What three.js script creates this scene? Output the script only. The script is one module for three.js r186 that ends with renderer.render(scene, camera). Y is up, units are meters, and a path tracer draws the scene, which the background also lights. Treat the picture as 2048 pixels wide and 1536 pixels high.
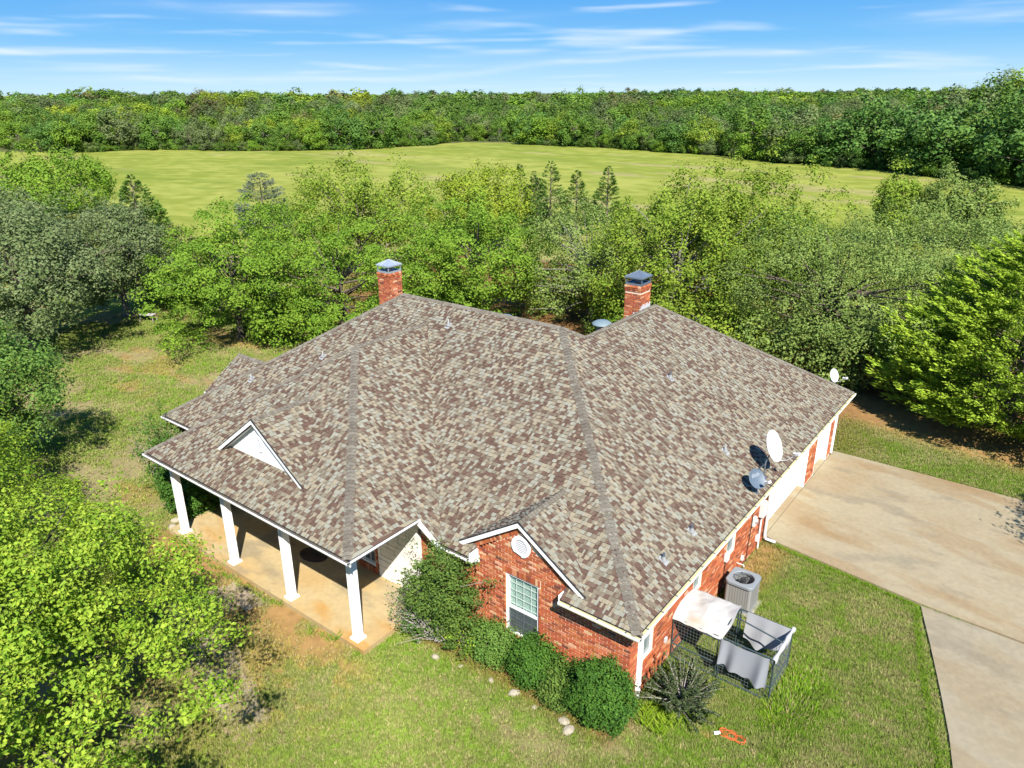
import * as THREE from 'three';
import { mergeGeometries } from 'three/addons/utils/BufferGeometryUtils.js';
import { FontLoader } from 'three/addons/loaders/FontLoader.js';
import { TextGeometry } from 'three/addons/geometries/TextGeometry.js';

// House axes: u = along the front facade (x), v = depth away from the front (-z), y up; metres.
const V = (u, y, v) => new THREE.Vector3(u, y, -v);

// ---------- camera, exposure, sun, sky ----------
const scene = new THREE.Scene();
const camera = new THREE.PerspectiveCamera(55.13, 1024 / 768, 0.5, 9000);
camera.position.copy(V(6.0267, 14.2328, -12.4605));
camera.rotation.order = 'YXZ';
camera.rotation.set(-0.3747, 0.6577, -0.0058);
const renderer = new THREE.WebGLRenderer({ antialias: true });
renderer.setSize(1024, 768);
renderer.toneMapping = THREE.LinearToneMapping;
renderer.toneMappingExposure = 2.1;
renderer.shadowMap.enabled = true;
const sunDir = V(2.27, 3.05, -1.92).normalize();
const sun = new THREE.DirectionalLight(new THREE.Color(1, 0.955, 0.88), 5);
sun.target.position.copy(V(-8, 0, 6));
sun.position.copy(sun.target.position).addScaledVector(sunDir, 120);
sun.castShadow = true; sun.shadow.mapSize.set(4096, 4096);
Object.assign(sun.shadow.camera, { left: -70, right: 70, top: 70, bottom: -70, near: 1, far: 300 });
scene.add(sun, sun.target);

// ---------- random and noise ----------
function mulberry(a) { return () => { a |= 0; a = a + 0x6D2B79F5 | 0; let t = Math.imul(a ^ a >>> 15, 1 | a); t = t + Math.imul(t ^ t >>> 7, 61 | t) ^ t; return ((t ^ t >>> 14) >>> 0) / 4294967296; }; }
let rnd = mulberry(7);
const rr = (a, b) => a + (b - a) * rnd();
const gauss = () => (rnd() + rnd() + rnd() + rnd() - 2) * 1.0;
const clamp = (x, a = 0, b = 1) => Math.min(b, Math.max(a, x));
const sstep = (a, b, x) => { const t = clamp((x - a) / (b - a)); return t * t * (3 - 2 * t); };
const lerp = (a, b, t) => a + (b - a) * t;
const mix3 = (a, b, t) => [lerp(a[0], b[0], t), lerp(a[1], b[1], t), lerp(a[2], b[2], t)];
function hash2(x, y) { let h = Math.imul(x, 374761393) + Math.imul(y, 668265263) | 0; h = Math.imul(h ^ h >>> 13, 1274126177); return ((h ^ h >>> 16) >>> 0) / 4294967296; }
function vnoise(x, y) {
  const xi = Math.floor(x), yi = Math.floor(y), fx = x - xi, fy = y - yi, u = fx * fx * (3 - 2 * fx), w = fy * fy * (3 - 2 * fy);
  const a = hash2(xi, yi), b = hash2(xi + 1, yi), c = hash2(xi, yi + 1), d = hash2(xi + 1, yi + 1);
  return a + (b - a) * u + (c - a) * w + (a - b - c + d) * u * w;
}
function fbm(x, y, o = 4) { let s = 0, a = 0.5, n = 0; for (let i = 0; i < o; i++) { s += a * vnoise(x, y); n += a; x = x * 2.03 + 17.1; y = y * 2.03 + 9.7; a *= 0.5; } return s / n; }

{ // sky: clear blue with thin cirrus streaks
  const W = 4096, H = 2048, data = new Float32Array(W * H * 4);
  const stops = [[-90, [0.10, 0.11, 0.06]], [-3, [0.22, 0.27, 0.26]], [0, [0.31, 0.425, 0.50]], [1.2, [0.235, 0.375, 0.485]], [3.5, [0.105, 0.275, 0.47]], [7.5, [0.042, 0.185, 0.44]], [20, [0.035, 0.15, 0.40]], [50, [0.035, 0.13, 0.36]], [90, [0.03, 0.11, 0.32]]];
  for (let j = 0; j < H; j++) {
    const el = ((j + 0.5) / H - 0.5) * 180;
    let k = 0; while (k < stops.length - 2 && el > stops[k + 1][0]) k++;
    const t = clamp((el - stops[k][0]) / (stops[k + 1][0] - stops[k][0])), base = mix3(stops[k][1], stops[k + 1][1], t);
    for (let i = 0; i < W; i++) {
      const o = (j * W + i) * 4; let c = base;
      if (el > -0.5 && el < 60) {
        const az = (i + 0.5) / W * 360, wob = (fbm(az * 0.05, el * 0.1 + 3, 2) - 0.5) * 1.6, st = 1 / Math.sqrt(Math.max(el, 0) * 0.12 + 0.7);
        const a1 = fbm(az * 0.06 + 5, (el - az * 0.02 + wob) * 1.3 * st + 9, 5);
        const a2 = fbm(az * 0.10 + 40, (el + az * 0.035 + wob * 0.6) * 2.2 * st, 4);
        const a3 = fbm(az * 0.08 + 17, (el - az * 0.012) * 3.6 * st + 31, 4), ga = fbm(az * 0.035 + 91, el * 0.3 * st + 2, 2);
        let m = sstep(0.62, 0.88, a1) * 0.42 + sstep(0.61, 0.86, a2) * 0.5 + sstep(0.61, 0.85, a3) * 0.55;
        m = clamp(m * sstep(0.28, 0.6, ga) * sstep(-0.5, 1.0, el) * (1 - sstep(14, 55, el)) + 0.07 * sstep(0.42, 0.72, a1), 0, 0.8);
        c = mix3(base, [0.40, 0.46, 0.52], m);
      }
      data[o] = c[0]; data[o + 1] = c[1]; data[o + 2] = c[2]; data[o + 3] = 1;
    }
  }
  const sky = new THREE.DataTexture(data, W, H, THREE.RGBAFormat, THREE.FloatType);
  sky.mapping = THREE.EquirectangularReflectionMapping; sky.magFilter = THREE.LinearFilter; sky.minFilter = THREE.LinearFilter; sky.wrapS = THREE.RepeatWrapping; sky.needsUpdate = true;
  scene.background = sky; scene.environment = sky;
}

// ---------- naming helpers ----------
const used = new Map();
function numbered(n) { const k = used.get(n) ?? 0; used.set(n, k + 1); return k ? `${n}_${String(k).padStart(3, '0')}` : n; }
function tag(o, label, category, group, kind) { if (label) o.userData.label = label; if (category) o.userData.category = category; if (group) o.userData.group = group; if (kind) o.userData.kind = kind; return o; }
function part(name, geo, m, parent, kind) { const o = new THREE.Mesh(geo, m); o.name = parent === scene ? numbered(name) : name; o.castShadow = o.receiveShadow = true; parent.add(o); if (kind) o.userData.kind = kind; return o; }
function thing(name, label, category, pos, group) { const o = new THREE.Group(); o.name = numbered(name); if (pos) o.position.copy(pos); scene.add(o); return tag(o, label, category, group); }
function struct(name, geo, m) { return part(name, geo, m, scene, 'structure'); }

// ---------- geometry accumulator ----------
class MB {
  constructor() { this.p = []; this.n = []; this.c = []; this.uv = []; this.i = []; }
  face(pts, col, uvs) {
    const [a, b, c] = pts, nx = (b.y - a.y) * (c.z - a.z) - (b.z - a.z) * (c.y - a.y), ny = (b.z - a.z) * (c.x - a.x) - (b.x - a.x) * (c.z - a.z), nz = (b.x - a.x) * (c.y - a.y) - (b.y - a.y) * (c.x - a.x), l = Math.hypot(nx, ny, nz) || 1, k = this.p.length / 3;
    for (let q = 0; q < pts.length; q++) { const v = pts[q]; this.p.push(v.x, v.y, v.z); this.n.push(nx / l, ny / l, nz / l); this.c.push(col[0], col[1], col[2]); this.uv.push(uvs ? uvs[q][0] : 0, uvs ? uvs[q][1] : 0); }
    for (let q = 2; q < pts.length; q++) this.i.push(k, k + q - 1, k + q);
    return this;
  }
  // oriented box: centre, three half vectors
  box(c, X, Y, Z, col = [1, 1, 1], skip = '') {
    const P = (x, y, z) => c.clone().addScaledVector(X, x).addScaledVector(Y, y).addScaledVector(Z, z);
    const right = X.clone().cross(Y).dot(Z) >= 0, f = (...a) => this.face(right ? a : a.reverse(), col);
    f(P(-1, -1, 1), P(1, -1, 1), P(1, 1, 1), P(-1, 1, 1));
    if (!skip.includes('z')) f(P(1, -1, -1), P(-1, -1, -1), P(-1, 1, -1), P(1, 1, -1));
    f(P(1, -1, 1), P(1, -1, -1), P(1, 1, -1), P(1, 1, 1)); f(P(-1, -1, -1), P(-1, -1, 1), P(-1, 1, 1), P(-1, 1, -1));
    f(P(-1, 1, 1), P(1, 1, 1), P(1, 1, -1), P(-1, 1, -1)); f(P(-1, -1, -1), P(1, -1, -1), P(1, -1, 1), P(-1, -1, 1));
    return this;
  }
  // box given by ranges in house axes
  ab(u0, u1, y0, y1, v0, v1, col) { return this.box(V((u0 + u1) / 2, (y0 + y1) / 2, (v0 + v1) / 2), new THREE.Vector3((u1 - u0) / 2, 0, 0), new THREE.Vector3(0, (y1 - y0) / 2, 0), new THREE.Vector3(0, 0, (v1 - v0) / 2), col); }
  bar(a, b, w, h, col) { // box along a segment; w sideways, h upwards
    const d = b.clone().sub(a), l = d.length(); d.normalize();
    const s = Math.abs(d.y) > 0.99 ? new THREE.Vector3(1, 0, 0) : new THREE.Vector3(0, 1, 0).cross(d).normalize(), t = d.clone().cross(s);
    return this.box(a.clone().add(b).multiplyScalar(0.5), s.multiplyScalar(w / 2), t.multiplyScalar(h / 2), d.multiplyScalar(l / 2), col);
  }
  tube(pts, radii, col = [1, 1, 1], seg = 6) {
    const n = pts.length, rings = [];
    for (let k = 0; k < n; k++) {
      const d = pts[Math.min(k + 1, n - 1)].clone().sub(pts[Math.max(k - 1, 0)]).normalize();
      const s = (Math.abs(d.y) > 0.9 ? new THREE.Vector3(1, 0, 0) : new THREE.Vector3(0, 1, 0)).cross(d).normalize(), t = d.clone().cross(s), r = Array.isArray(radii) ? radii[k] : radii, ring = [];
      for (let a = 0; a < seg; a++) { const an = a / seg * Math.PI * 2, nn = s.clone().multiplyScalar(Math.cos(an)).addScaledVector(t, Math.sin(an)); ring.push([pts[k].clone().addScaledVector(nn, r), nn]); }
      rings.push(ring);
    }
    const k0 = this.p.length / 3;
    for (const ring of rings) for (const [v, nn] of ring) { this.p.push(v.x, v.y, v.z); this.n.push(nn.x, nn.y, nn.z); this.c.push(...col); this.uv.push(0, 0); }
    for (let k = 0; k < n - 1; k++) for (let a = 0; a < seg; a++) { const A = k0 + k * seg + a, B = k0 + k * seg + (a + 1) % seg, C = A + seg, D = B + seg; this.i.push(A, B, D, A, D, C); }
    for (const [r, rev] of [[0, true], [n - 1, false]]) { const ring = rings[r].map(x => x[0]); this.face(rev ? ring.reverse() : ring, col); }
    return this;
  }
  geo() {
    const g = new THREE.BufferGeometry();
    g.setAttribute('position', new THREE.BufferAttribute(new Float32Array(this.p), 3)); g.setAttribute('normal', new THREE.BufferAttribute(new Float32Array(this.n), 3));
    g.setAttribute('color', new THREE.BufferAttribute(new Float32Array(this.c), 3)); g.setAttribute('uv', new THREE.BufferAttribute(new Float32Array(this.uv), 2));
    g.setIndex(this.i); return g;
  }
}
const matte = (extra) => new THREE.MeshPhysicalMaterial({ color: 0xffffff, roughness: 1, specularIntensity: 0.12, side: THREE.DoubleSide, ...extra });
const std = (r, g, b, rough = 0.8, extra = {}) => new THREE.MeshStandardMaterial({ color: new THREE.Color().setRGB(r, g, b), roughness: rough, side: THREE.DoubleSide, ...extra });
const vcol = (rough = 0.9, extra = {}) => std(1, 1, 1, rough, { vertexColors: true, ...extra });

// small tiling noise bump / colour maps
function noiseTex(size, fn, srgb) {
  const d = new Uint8Array(size * size * 4);
  for (let j = 0; j < size; j++) for (let i = 0; i < size; i++) { const c = fn(i, j), o = (j * size + i) * 4; d[o] = clamp(c[0]) * 255; d[o + 1] = clamp(c[1]) * 255; d[o + 2] = clamp(c[2]) * 255; d[o + 3] = 255; }
  const t = new THREE.DataTexture(d, size, size); t.wrapS = t.wrapT = THREE.RepeatWrapping; t.magFilter = THREE.LinearFilter; t.minFilter = THREE.LinearFilter; t.needsUpdate = true; if (srgb) t.colorSpace = THREE.SRGBColorSpace; return t;
}
const toS = x => x <= 0.0031308 ? 12.92 * x : 1.055 * Math.pow(x, 1 / 2.4) - 0.055;

const M = {
  white: std(0.80, 0.80, 0.78, 0.55), trim: std(0.78, 0.78, 0.76, 0.6), shingle: vcol(0.95), brick: vcol(0.88), stone: vcol(0.9), mortar: std(0.66, 0.50, 0.36, 0.95), stoneMortar: std(0.16, 0.14, 0.11, 0.95),
  dark: std(0.02, 0.02, 0.022, 0.8), soffit: std(0.7, 0.7, 0.68, 0.8), deck: std(0.12, 0.09, 0.07, 0.95), galv: std(0.42, 0.45, 0.48, 0.45, { metalness: 0.6 }), steelDark: std(0.13, 0.15, 0.17, 0.5, { metalness: 0.5 }),
  pvc: std(0.6, 0.6, 0.58, 0.4), leadGrey: std(0.45, 0.46, 0.47, 0.5), acMetal: std(0.20, 0.22, 0.235, 0.5), acPanel: std(0.23, 0.225, 0.21, 0.5), black: std(0.015, 0.015, 0.016, 0.6),
  frameGreen: std(0.045, 0.07, 0.075, 0.5, { metalness: 0.3 }), wire: std(0.2, 0.22, 0.22, 0.5, { metalness: 0.4 }), tarp: std(0.62, 0.59, 0.56, 0.85), clothGrey: std(0.30, 0.31, 0.335, 0.9), clothPale: std(0.5, 0.49, 0.48, 0.9),
  dishWhite: std(0.55, 0.56, 0.55, 0.5), dishGrey: std(0.085, 0.115, 0.15, 0.5), lnb: std(0.6, 0.6, 0.6, 0.5), bark: std(0.11, 0.085, 0.06, 0.95), twig: std(0.26, 0.23, 0.20, 0.95), orange: std(0.62, 0.10, 0.02, 0.6),
  rock: vcol(0.9), yellowish: std(0.42, 0.38, 0.2, 0.9), blind: std(0.50, 0.68, 0.58, 0.7), screen: std(0.05, 0.06, 0.065, 0.9, { transparent: true, opacity: 0.72 }),
  glass: new THREE.MeshPhysicalMaterial({ color: 0xffffff, roughness: 0.03, transmission: 1, thickness: 0, ior: 1.5, side: THREE.DoubleSide }),
};

// ---------- dimensions of the house ----------
const E = 2.7, S = 0.6628, L = 18.43, D = 6.742, W1 = 11.985, YA = 6.594, YE = 3.251, VC = -2.562, CP = 5.044;
const house = thing('brick_house', 'red brick single storey house under a mottled brown shingle roof', 'house');

// ---------- roof ----------
const roofs = part('roof', (() => new MB().ab(-12.6, -11.4, 4.0, 4.1, 5, 6).geo())(), M.deck, house); // attic joist; the slopes are added below as its geometry
const deckGeos = [];
const shingleList = []; // {pts, thick, col, d}
const camP = camera.position.clone();
const palette = [[[0.208, 0.177, 0.12], 3.2], [[0.205, 0.198, 0.153], 3.0], [[0.135, 0.108, 0.074], 1.9], [[0.086, 0.049, 0.033], 3.0], [[0.148, 0.126, 0.088], 1.9], [[0.105, 0.068, 0.046], 1.5]];
function pickShingle(a, b, seed) {
  const n = fbm(a * 2.0 + seed * 31, b * 2.6 + seed * 7, 2), w = palette.map(([c, k], i) => k * ((i === 3 || i === 5) ? (0.72 + 0.56 * sstep(0.25, 0.7, n)) : 1));
  let t = rnd() * w.reduce((x, y) => x + y), i = 0; while (t > w[i] && i < w.length - 1) t -= w[i++];
  const j = rr(0.9, 1.1); return palette[i][0].map(c => c * j);
}
function crossings(poly, b) { const xs = []; for (let i = 0; i < poly.length; i++) { const p = poly[i], q = poly[(i + 1) % poly.length]; if ((p[1] <= b) !== (q[1] <= b)) xs.push(p[0] + (q[0] - p[0]) * (b - p[1]) / (q[1] - p[1])); } return xs.sort((x, y) => x - y); }
// a roof slope: outline [u,y,v] on one plane; hd = horizontal downslope direction [du,dv]
let slopeSeed = 0, hiTab = false;
function slope(outline, hd, pitch, visible = true) {
  slopeSeed++;
  const up = V(-hd[0], pitch * Math.hypot(hd[0], hd[1]), -hd[1]).normalize(), down = V(hd[0], 0, hd[1]).normalize();
  const n0 = down.clone().multiplyScalar(pitch).add(new THREE.Vector3(0, 1, 0)).normalize(), along = up.clone().cross(n0).normalize();
  const P3 = outline.map(p => V(...p)), yMin = Math.min(...P3.map(p => p.y)), o = P3.find(p => p.y === yMin).clone();
  const poly = P3.map(p => { const d = p.clone().sub(o); return [d.dot(along), d.dot(up)]; });
  const at = (a, b, h) => o.clone().addScaledVector(along, a).addScaledVector(up, b).addScaledVector(n0, h);
  const sh = new THREE.Shape(poly.map(p => new THREE.Vector2(p[0], p[1])));
  const g = new THREE.ExtrudeGeometry(sh, { depth: 0.1, bevelEnabled: false });
  g.applyMatrix4(new THREE.Matrix4().makeBasis(along, up, n0).setPosition(o.clone().addScaledVector(n0, -0.103)));
  g.deleteAttribute('uv'); deckGeos.push(g.toNonIndexed ? (g.index ? g.toNonIndexed() : g) : g);
  const bMax = Math.max(...poly.map(p => p[1])), ex = 0.118;
  for (let k = 0; k * ex < bMax - 0.02; k++) {
    const b0 = k * ex, b1 = Math.min(b0 + ex, bMax - 0.002), bm = (b0 + b1) / 2, X = crossings(poly, bm), X0 = crossings(poly, b0 + 0.001), X1 = crossings(poly, b1 - 0.001);
    for (let s = 0; s + 1 < X.length; s += 2) {
      const same = X0.length === X.length && X1.length === X.length;
      const l0 = same ? X0[s] : X[s], r0 = same ? X0[s + 1] : X[s + 1], l1 = same ? X1[s] : X[s], r1 = same ? X1[s + 1] : X[s + 1], lo = Math.min(l0, l1), hi = Math.max(r0, r1);
      let a = lo - rnd() * 0.2, hold = null, holdN = 0;
      while (a < hi) {
        const w = visible ? (rnd() < 0.4 ? rr(0.05, 0.08) : rr(0.09, 0.15)) : 0.9, e = a + w;
        const q0 = Math.max(a, l0), q1 = Math.min(e, r0), q2 = Math.min(e, r1), q3 = Math.max(a, l1);
        if (q1 - q0 > 0.004 || q2 - q3 > 0.004) {
          if (!holdN) { hold = pickShingle(a, b0, slopeSeed); holdN = 1; } holdN--;
          const th = (hiTab = !hiTab) ? rr(0.006, 0.01) : rr(0.026, 0.034), c0 = Math.min(q0, q1), col = hold;
          shingleList.push({ p: [at(c0, b0, th), at(Math.max(q0, q1), b0, th), at(Math.max(q2, q3), b1 + 0.004, 0.003), at(Math.min(q2, q3), b1 + 0.004, 0.003)], f: [at(c0, b0, -0.004), at(Math.max(q0, q1), b0, -0.004)], col, full: q1 - q0 > 0.1 });
        }
        a = e;
      }
    }
  }
}
const GU = -6.187, GV1 = 12.243, GV0 = 2 * D - 6.187;
const yR = u => E - S * u, yF = v => E + S * v;
slope([[0, E, 0], [0, E, L], [GU, yR(GU), GV1], [GU, yR(GU), GV0], [-D, yR(-D), D]], [1, 0], S); // right slope
slope([[0, E, 0], [-D, yF(D), D], [-14.02, yF(D), D], [-20.762, E, 0], [-17.86, E, 0], [-W1, YA, 5.875], [-6.11, E, 0], [-5.09, E, 0], [-5.09, yF(0.3936), 0.3936], [-2.15, yF(0.3936), 0.3936], [-2.15, E, 0]], [0, -1], S); // front slope with the notch at the brick gable
slope([[-W1 - CP, YE, VC], [-W1 + CP, YE, VC], [-W1, YA, VC + CP]], [0, -1], S); // porch front
slope([[-W1 + CP, YE, VC], [-W1 + CP, YE, -0.04], [-6.11, E, -0.04], [-6.11, E, 0], [-W1, YA, 5.875], [-W1, YA, VC + CP]], [1, 0], S); // porch right
slope([[-W1 - CP, YE, VC], [-W1, YA, VC + CP], [-W1, YA, 5.875], [-17.86, E, 0], [-W1 - CP, YE, -0.04]], [-1, 0], S, false);
slope([[-20.762, E, 0], [-14.02, yF(D), D], [-20.762, E, 2 * D]], [-1, 0], S, false); // left hip
slope([[-14.02, yF(D), D], [-D, yF(D), D], [GU, yR(GU), GV0], [-2 * 6.187, E, 2 * D], [-20.762, E, 2 * D]], [0, 1], S, false); // back
slope([[GU, yR(GU), GV0], [GU, yR(GU), GV1], [-12.374, E, L], [-12.374, E, 2 * D]], [-1, 0], S, false);
slope([[0, E, L], [-12.374, E, L], [GU, yR(GU), GV1]], [0, 1], S, false);
// small left wing
slope([[-21.75, E, 2.42], [-18.4, E, 2.42], [-18.4, 3.86, 4.17], [-21.75, 3.86, 4.17]], [0, -1], S);
slope([[-21.75, E, 5.92], [-18.4, E, 5.92], [-18.4, 3.86, 4.17], [-21.75, 3.86, 4.17]], [0, 1], S, false);
// brick gable roof and porch dormer roof
const GX = -3.6, GY = 4.2, GR = 0.23, dv = 2.26 - GR;
slope([[GX, GY + 0.03, GR], [GX + dv, GY + 0.03 - S * dv, GR], [GX, GY + 0.03, 2.26]], [1, 0], S);
slope([[GX, GY + 0.03, GR], [GX - dv, GY + 0.03 - S * dv, GR], [GX, GY + 0.03, 2.26]], [-1, 0], S);
const DX = -11.985, DY = 5.45, DR = -1.6, dS = 0.725, dvJ = VC + (DY - YE) / S, dW = (DY - (YE + S * (DR - VC))) / dS;
slope([[DX, DY, DR], [DX + dW, DY - dS * dW, DR], [DX, DY, dvJ]], [1, 0], dS);
slope([[DX, DY, DR], [DX - dW, DY - dS * dW, DR], [DX, DY, dvJ]], [-1, 0], dS);
roofs.geometry = mergeGeometries(deckGeos);

{ // shingles: the 300 nearest full ones as pieces, the rest joined
  const geoOf = (list) => { const m = new MB(); for (const s of list) { const [a, b, c, d] = s.p, e = s.col.map(x => x * 0.1 + 0.003); m.face([a, b, c, d], s.col); m.face([s.f[0], s.f[1], b, a], e); m.face([s.f[0], a, d], e); m.face([s.f[1], c, b], e); } return m.geo(); };  // butt and side faces darkened: asphalt edge plus shadow dashes painted in
  for (const s of shingleList) s.d = s.p[0].distanceTo(camP) * (s.full ? 1 : 1.6);
  shingleList.sort((a, b) => a.d - b.d);
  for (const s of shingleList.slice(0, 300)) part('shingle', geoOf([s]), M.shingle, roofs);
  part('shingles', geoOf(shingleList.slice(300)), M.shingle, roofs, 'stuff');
}
{ // hip and ridge caps
  const caps = [], capCols = [[0.135, 0.118, 0.09], [0.122, 0.105, 0.08], [0.145, 0.13, 0.102], [0.115, 0.098, 0.074]];
  const N = (hu, hv, s) => V(hu * s, 1, hv * s).normalize();
  function capLine(A, B, n1, n2, w = 0.13) {
    const a = V(...A), b = V(...B), d = b.clone().sub(a), len = d.length(); d.normalize();
    const wing = n => { const x = n.clone().cross(d).normalize(); if (x.dot(new THREE.Vector3(n.x, 0, n.z)) < 0) x.negate(); return x; };
    const w1 = wing(n1), w2 = wing(n2), nn = n1.clone().add(n2).normalize();
    for (let t = 0; t < len - 0.03; t += 0.125) {
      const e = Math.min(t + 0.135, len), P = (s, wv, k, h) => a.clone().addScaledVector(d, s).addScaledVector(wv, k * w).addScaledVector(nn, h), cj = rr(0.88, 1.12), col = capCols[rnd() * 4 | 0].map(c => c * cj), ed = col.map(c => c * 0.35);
      const m = new MB(), up = 0.036, dn = 0.022, z = rr(-0.005, 0.005);
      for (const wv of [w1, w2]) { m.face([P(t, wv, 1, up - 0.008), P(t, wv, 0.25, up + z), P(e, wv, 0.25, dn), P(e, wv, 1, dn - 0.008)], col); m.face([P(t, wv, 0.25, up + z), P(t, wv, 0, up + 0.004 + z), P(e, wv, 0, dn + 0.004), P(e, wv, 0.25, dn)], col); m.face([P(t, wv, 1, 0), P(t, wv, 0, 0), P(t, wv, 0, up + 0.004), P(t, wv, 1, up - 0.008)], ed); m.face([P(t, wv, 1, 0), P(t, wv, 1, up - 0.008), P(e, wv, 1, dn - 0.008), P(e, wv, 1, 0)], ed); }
      caps.push({ m, d: P(t, w1, 0, 0).distanceTo(camP) });
    }
  }
  const nF = N(0, -1, S), nR = N(1, 0, S), nL = N(-1, 0, S), nB = N(0, 1, S);
  capLine([0, E, 0], [-D, yF(D), D], nF, nR, 0.145); capLine([-W1 + CP, YE, VC], [-W1, YA, VC + CP], nF, nR, 0.145); capLine([-W1 - CP, YE, VC], [-W1, YA, VC + CP], nF, nL);
  capLine([-20.762, E, 0], [-14.02, yF(D), D], nF, nL); capLine([-14.02, yF(D), D], [-D, yF(D), D], nF, nB); capLine([-W1, YA, VC + CP], [-W1, YA, 5.875], nR, nL);
  capLine([GU, yR(GU), GV0], [-D, yF(D), D], nR, nB); capLine([GU, yR(GU), GV0], [GU, yR(GU), GV1], nR, nL); capLine([0, E, L], [GU, yR(GU), GV1], nR, nB);
  capLine([GX, GY + 0.03, GR], [GX, GY + 0.03, 2.3], nR, nL); capLine([DX, DY, DR], [DX, DY, dvJ + 0.04], N(1, 0, dS), N(-1, 0, dS), 0.13); capLine([-21.75, 3.86, 4.17], [-18.6, 3.86, 4.17], nF, nB);
  caps.sort((p, q) => p.d - q.d);
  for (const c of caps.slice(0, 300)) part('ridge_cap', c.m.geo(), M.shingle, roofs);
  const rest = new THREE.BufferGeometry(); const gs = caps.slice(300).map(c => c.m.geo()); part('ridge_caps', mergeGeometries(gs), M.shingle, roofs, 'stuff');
}

// ---------- walls ----------
function wallShape(pts, holes, toWorld, depth) { // pts in (a,y), wall extruded inward
  const sh = new THREE.Shape(pts.map(p => new THREE.Vector2(...p)));
  for (const [a0, a1, y0, y1] of holes) { const h = new THREE.Path([[a0, y0], [a1, y0], [a1, y1], [a0, y1]].map(p => new THREE.Vector2(...p))); sh.holes.push(h); }
  const g = new THREE.ExtrudeGeometry(sh, { depth, bevelEnabled: false }); g.applyMatrix4(toWorld); g.deleteAttribute('uv'); return g;
}
const WV = 0.345, WU = -0.345; // mortar planes; brick faces stand 12 mm proud
const matFront = new THREE.Matrix4().makeBasis(new THREE.Vector3(1, 0, 0), new THREE.Vector3(0, 1, 0), new THREE.Vector3(0, 0, 1)).setPosition(0, 0, -WV - 0.2);
const matRight = new THREE.Matrix4().makeBasis(new THREE.Vector3(0, 0, -1), new THREE.Vector3(0, 1, 0), new THREE.Vector3(1, 0, 0)).setPosition(WU - 0.2, 0, 0);
const SOF = E - 0.19;
const gTop = u => Math.max(SOF, GY - 0.1 - S * Math.abs(u - GX));
const winF = [-4.1, -3.03, 0.56, 2.46];
const stoneWin = [-10.75, -9.3, 0.38, 2.25];
const smallWins = [[0.93, 1.55, 1.02, 2.44], [3.93, 4.46, 1.25, 2.44], [6.31, 6.94, 1.12, 2.44]];
const doorD = [9.9, 14.1, 0.106, 2.36], doorS = [15.2, 16.95, 0.106, 2.36];
const frontWall = part('wall', wallShape([[-7.22, 0], [WU, 0], [WU, SOF], [GX + 1.6, SOF], [GX, gTop(GX)], [GX - 1.6, SOF], [-7.22, SOF]], [winF], matFront, 0.2), M.mortar, house);
const rightWall = part('wall', wallShape([[WV + 0.2, 0], [17.65, 0], [17.65, SOF], [WV + 0.2, SOF]], [...smallWins, [9.9, 14.1, 0.02, 2.36], [15.2, 16.95, 0.02, 2.36]], matRight, 0.2), M.mortar, house);
const stoneWall = part('stone_wall', wallShape([[-17.2, 0], [-7.22, 0], [-7.22, YE - 0.2], [-17.2, YE - 0.2]], [stoneWin, [-12.95, -11.8, 0.1, 2.3]], matFront, 0.2), M.stoneMortar, house);
{ // remaining outer walls, out of sight, and the dark inside
  const m = new MB(); m.ab(-20.4, -17.2, 0, SOF, 0.345, 0.545); m.ab(-20.4, -20.2, 0, SOF, 0.545, 13.1); m.ab(-20.2, -12.1, 0, SOF, 12.9, 13.1); m.ab(-12.1, -11.9, 0, SOF, 12.9, 17.45); m.ab(-12.1, -0.55, 0, SOF, 17.45, 17.65);
  m.ab(-21.5, -20.4, 0, SOF, 2.75, 2.9); m.ab(-21.5, -20.4, 0, SOF, 5.45, 5.6); m.ab(-21.5, -21.35, 0, SOF, 2.9, 5.45);
  m.face([V(-21.5, SOF, 2.75), V(-21.5, SOF, 5.6), V(-21.5, 3.7, 4.17)], [1, 1, 1]);
  part('wall', m.geo(), std(0.30, 0.11, 0.06, 0.9), house);
  const f = new MB(); f.ab(-20.2, -0.55, 0.02, 0.08, 0.55, 12.9); f.ab(-11.9, -0.55, 0.02, 0.08, 12.9, 17.4); part('inner_floor', f.geo(), std(0.1, 0.08, 0.06), house);
  const c = new MB(); c.ab(-20.2, -0.55, 2.48, 2.51, 0.56, 12.88); c.ab(-11.88, -0.55, 2.48, 2.51, 12.88, 17.44); part('inner_ceiling', c.geo(), std(0.3, 0.28, 0.26), house);
}
// bricks
const brickCols = [[[0.36, 0.088, 0.026], 4], [[0.31, 0.070, 0.022], 3.5], [[0.42, 0.13, 0.045], 2.8], [[0.22, 0.055, 0.022], 1.3], [[0.47, 0.20, 0.09], 1.3], [[0.12, 0.038, 0.02], 0.45], [[0.52, 0.31, 0.18], 0.5]];
const pickBrick = () => { let t = rnd() * 13.9, i = 0; while (t > brickCols[i][1] && i < 6) t -= brickCols[i++][1]; return brickCols[i][0].map(c => c * rr(0.9, 1.1)); };
const bricks = { list: [] };
function addBrick(list, c, X, Y, Z, parent, full) { list.push({ c, X, Y, Z, col: pickBrick(), parent, full, d: c.distanceTo(camP) }); }
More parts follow.
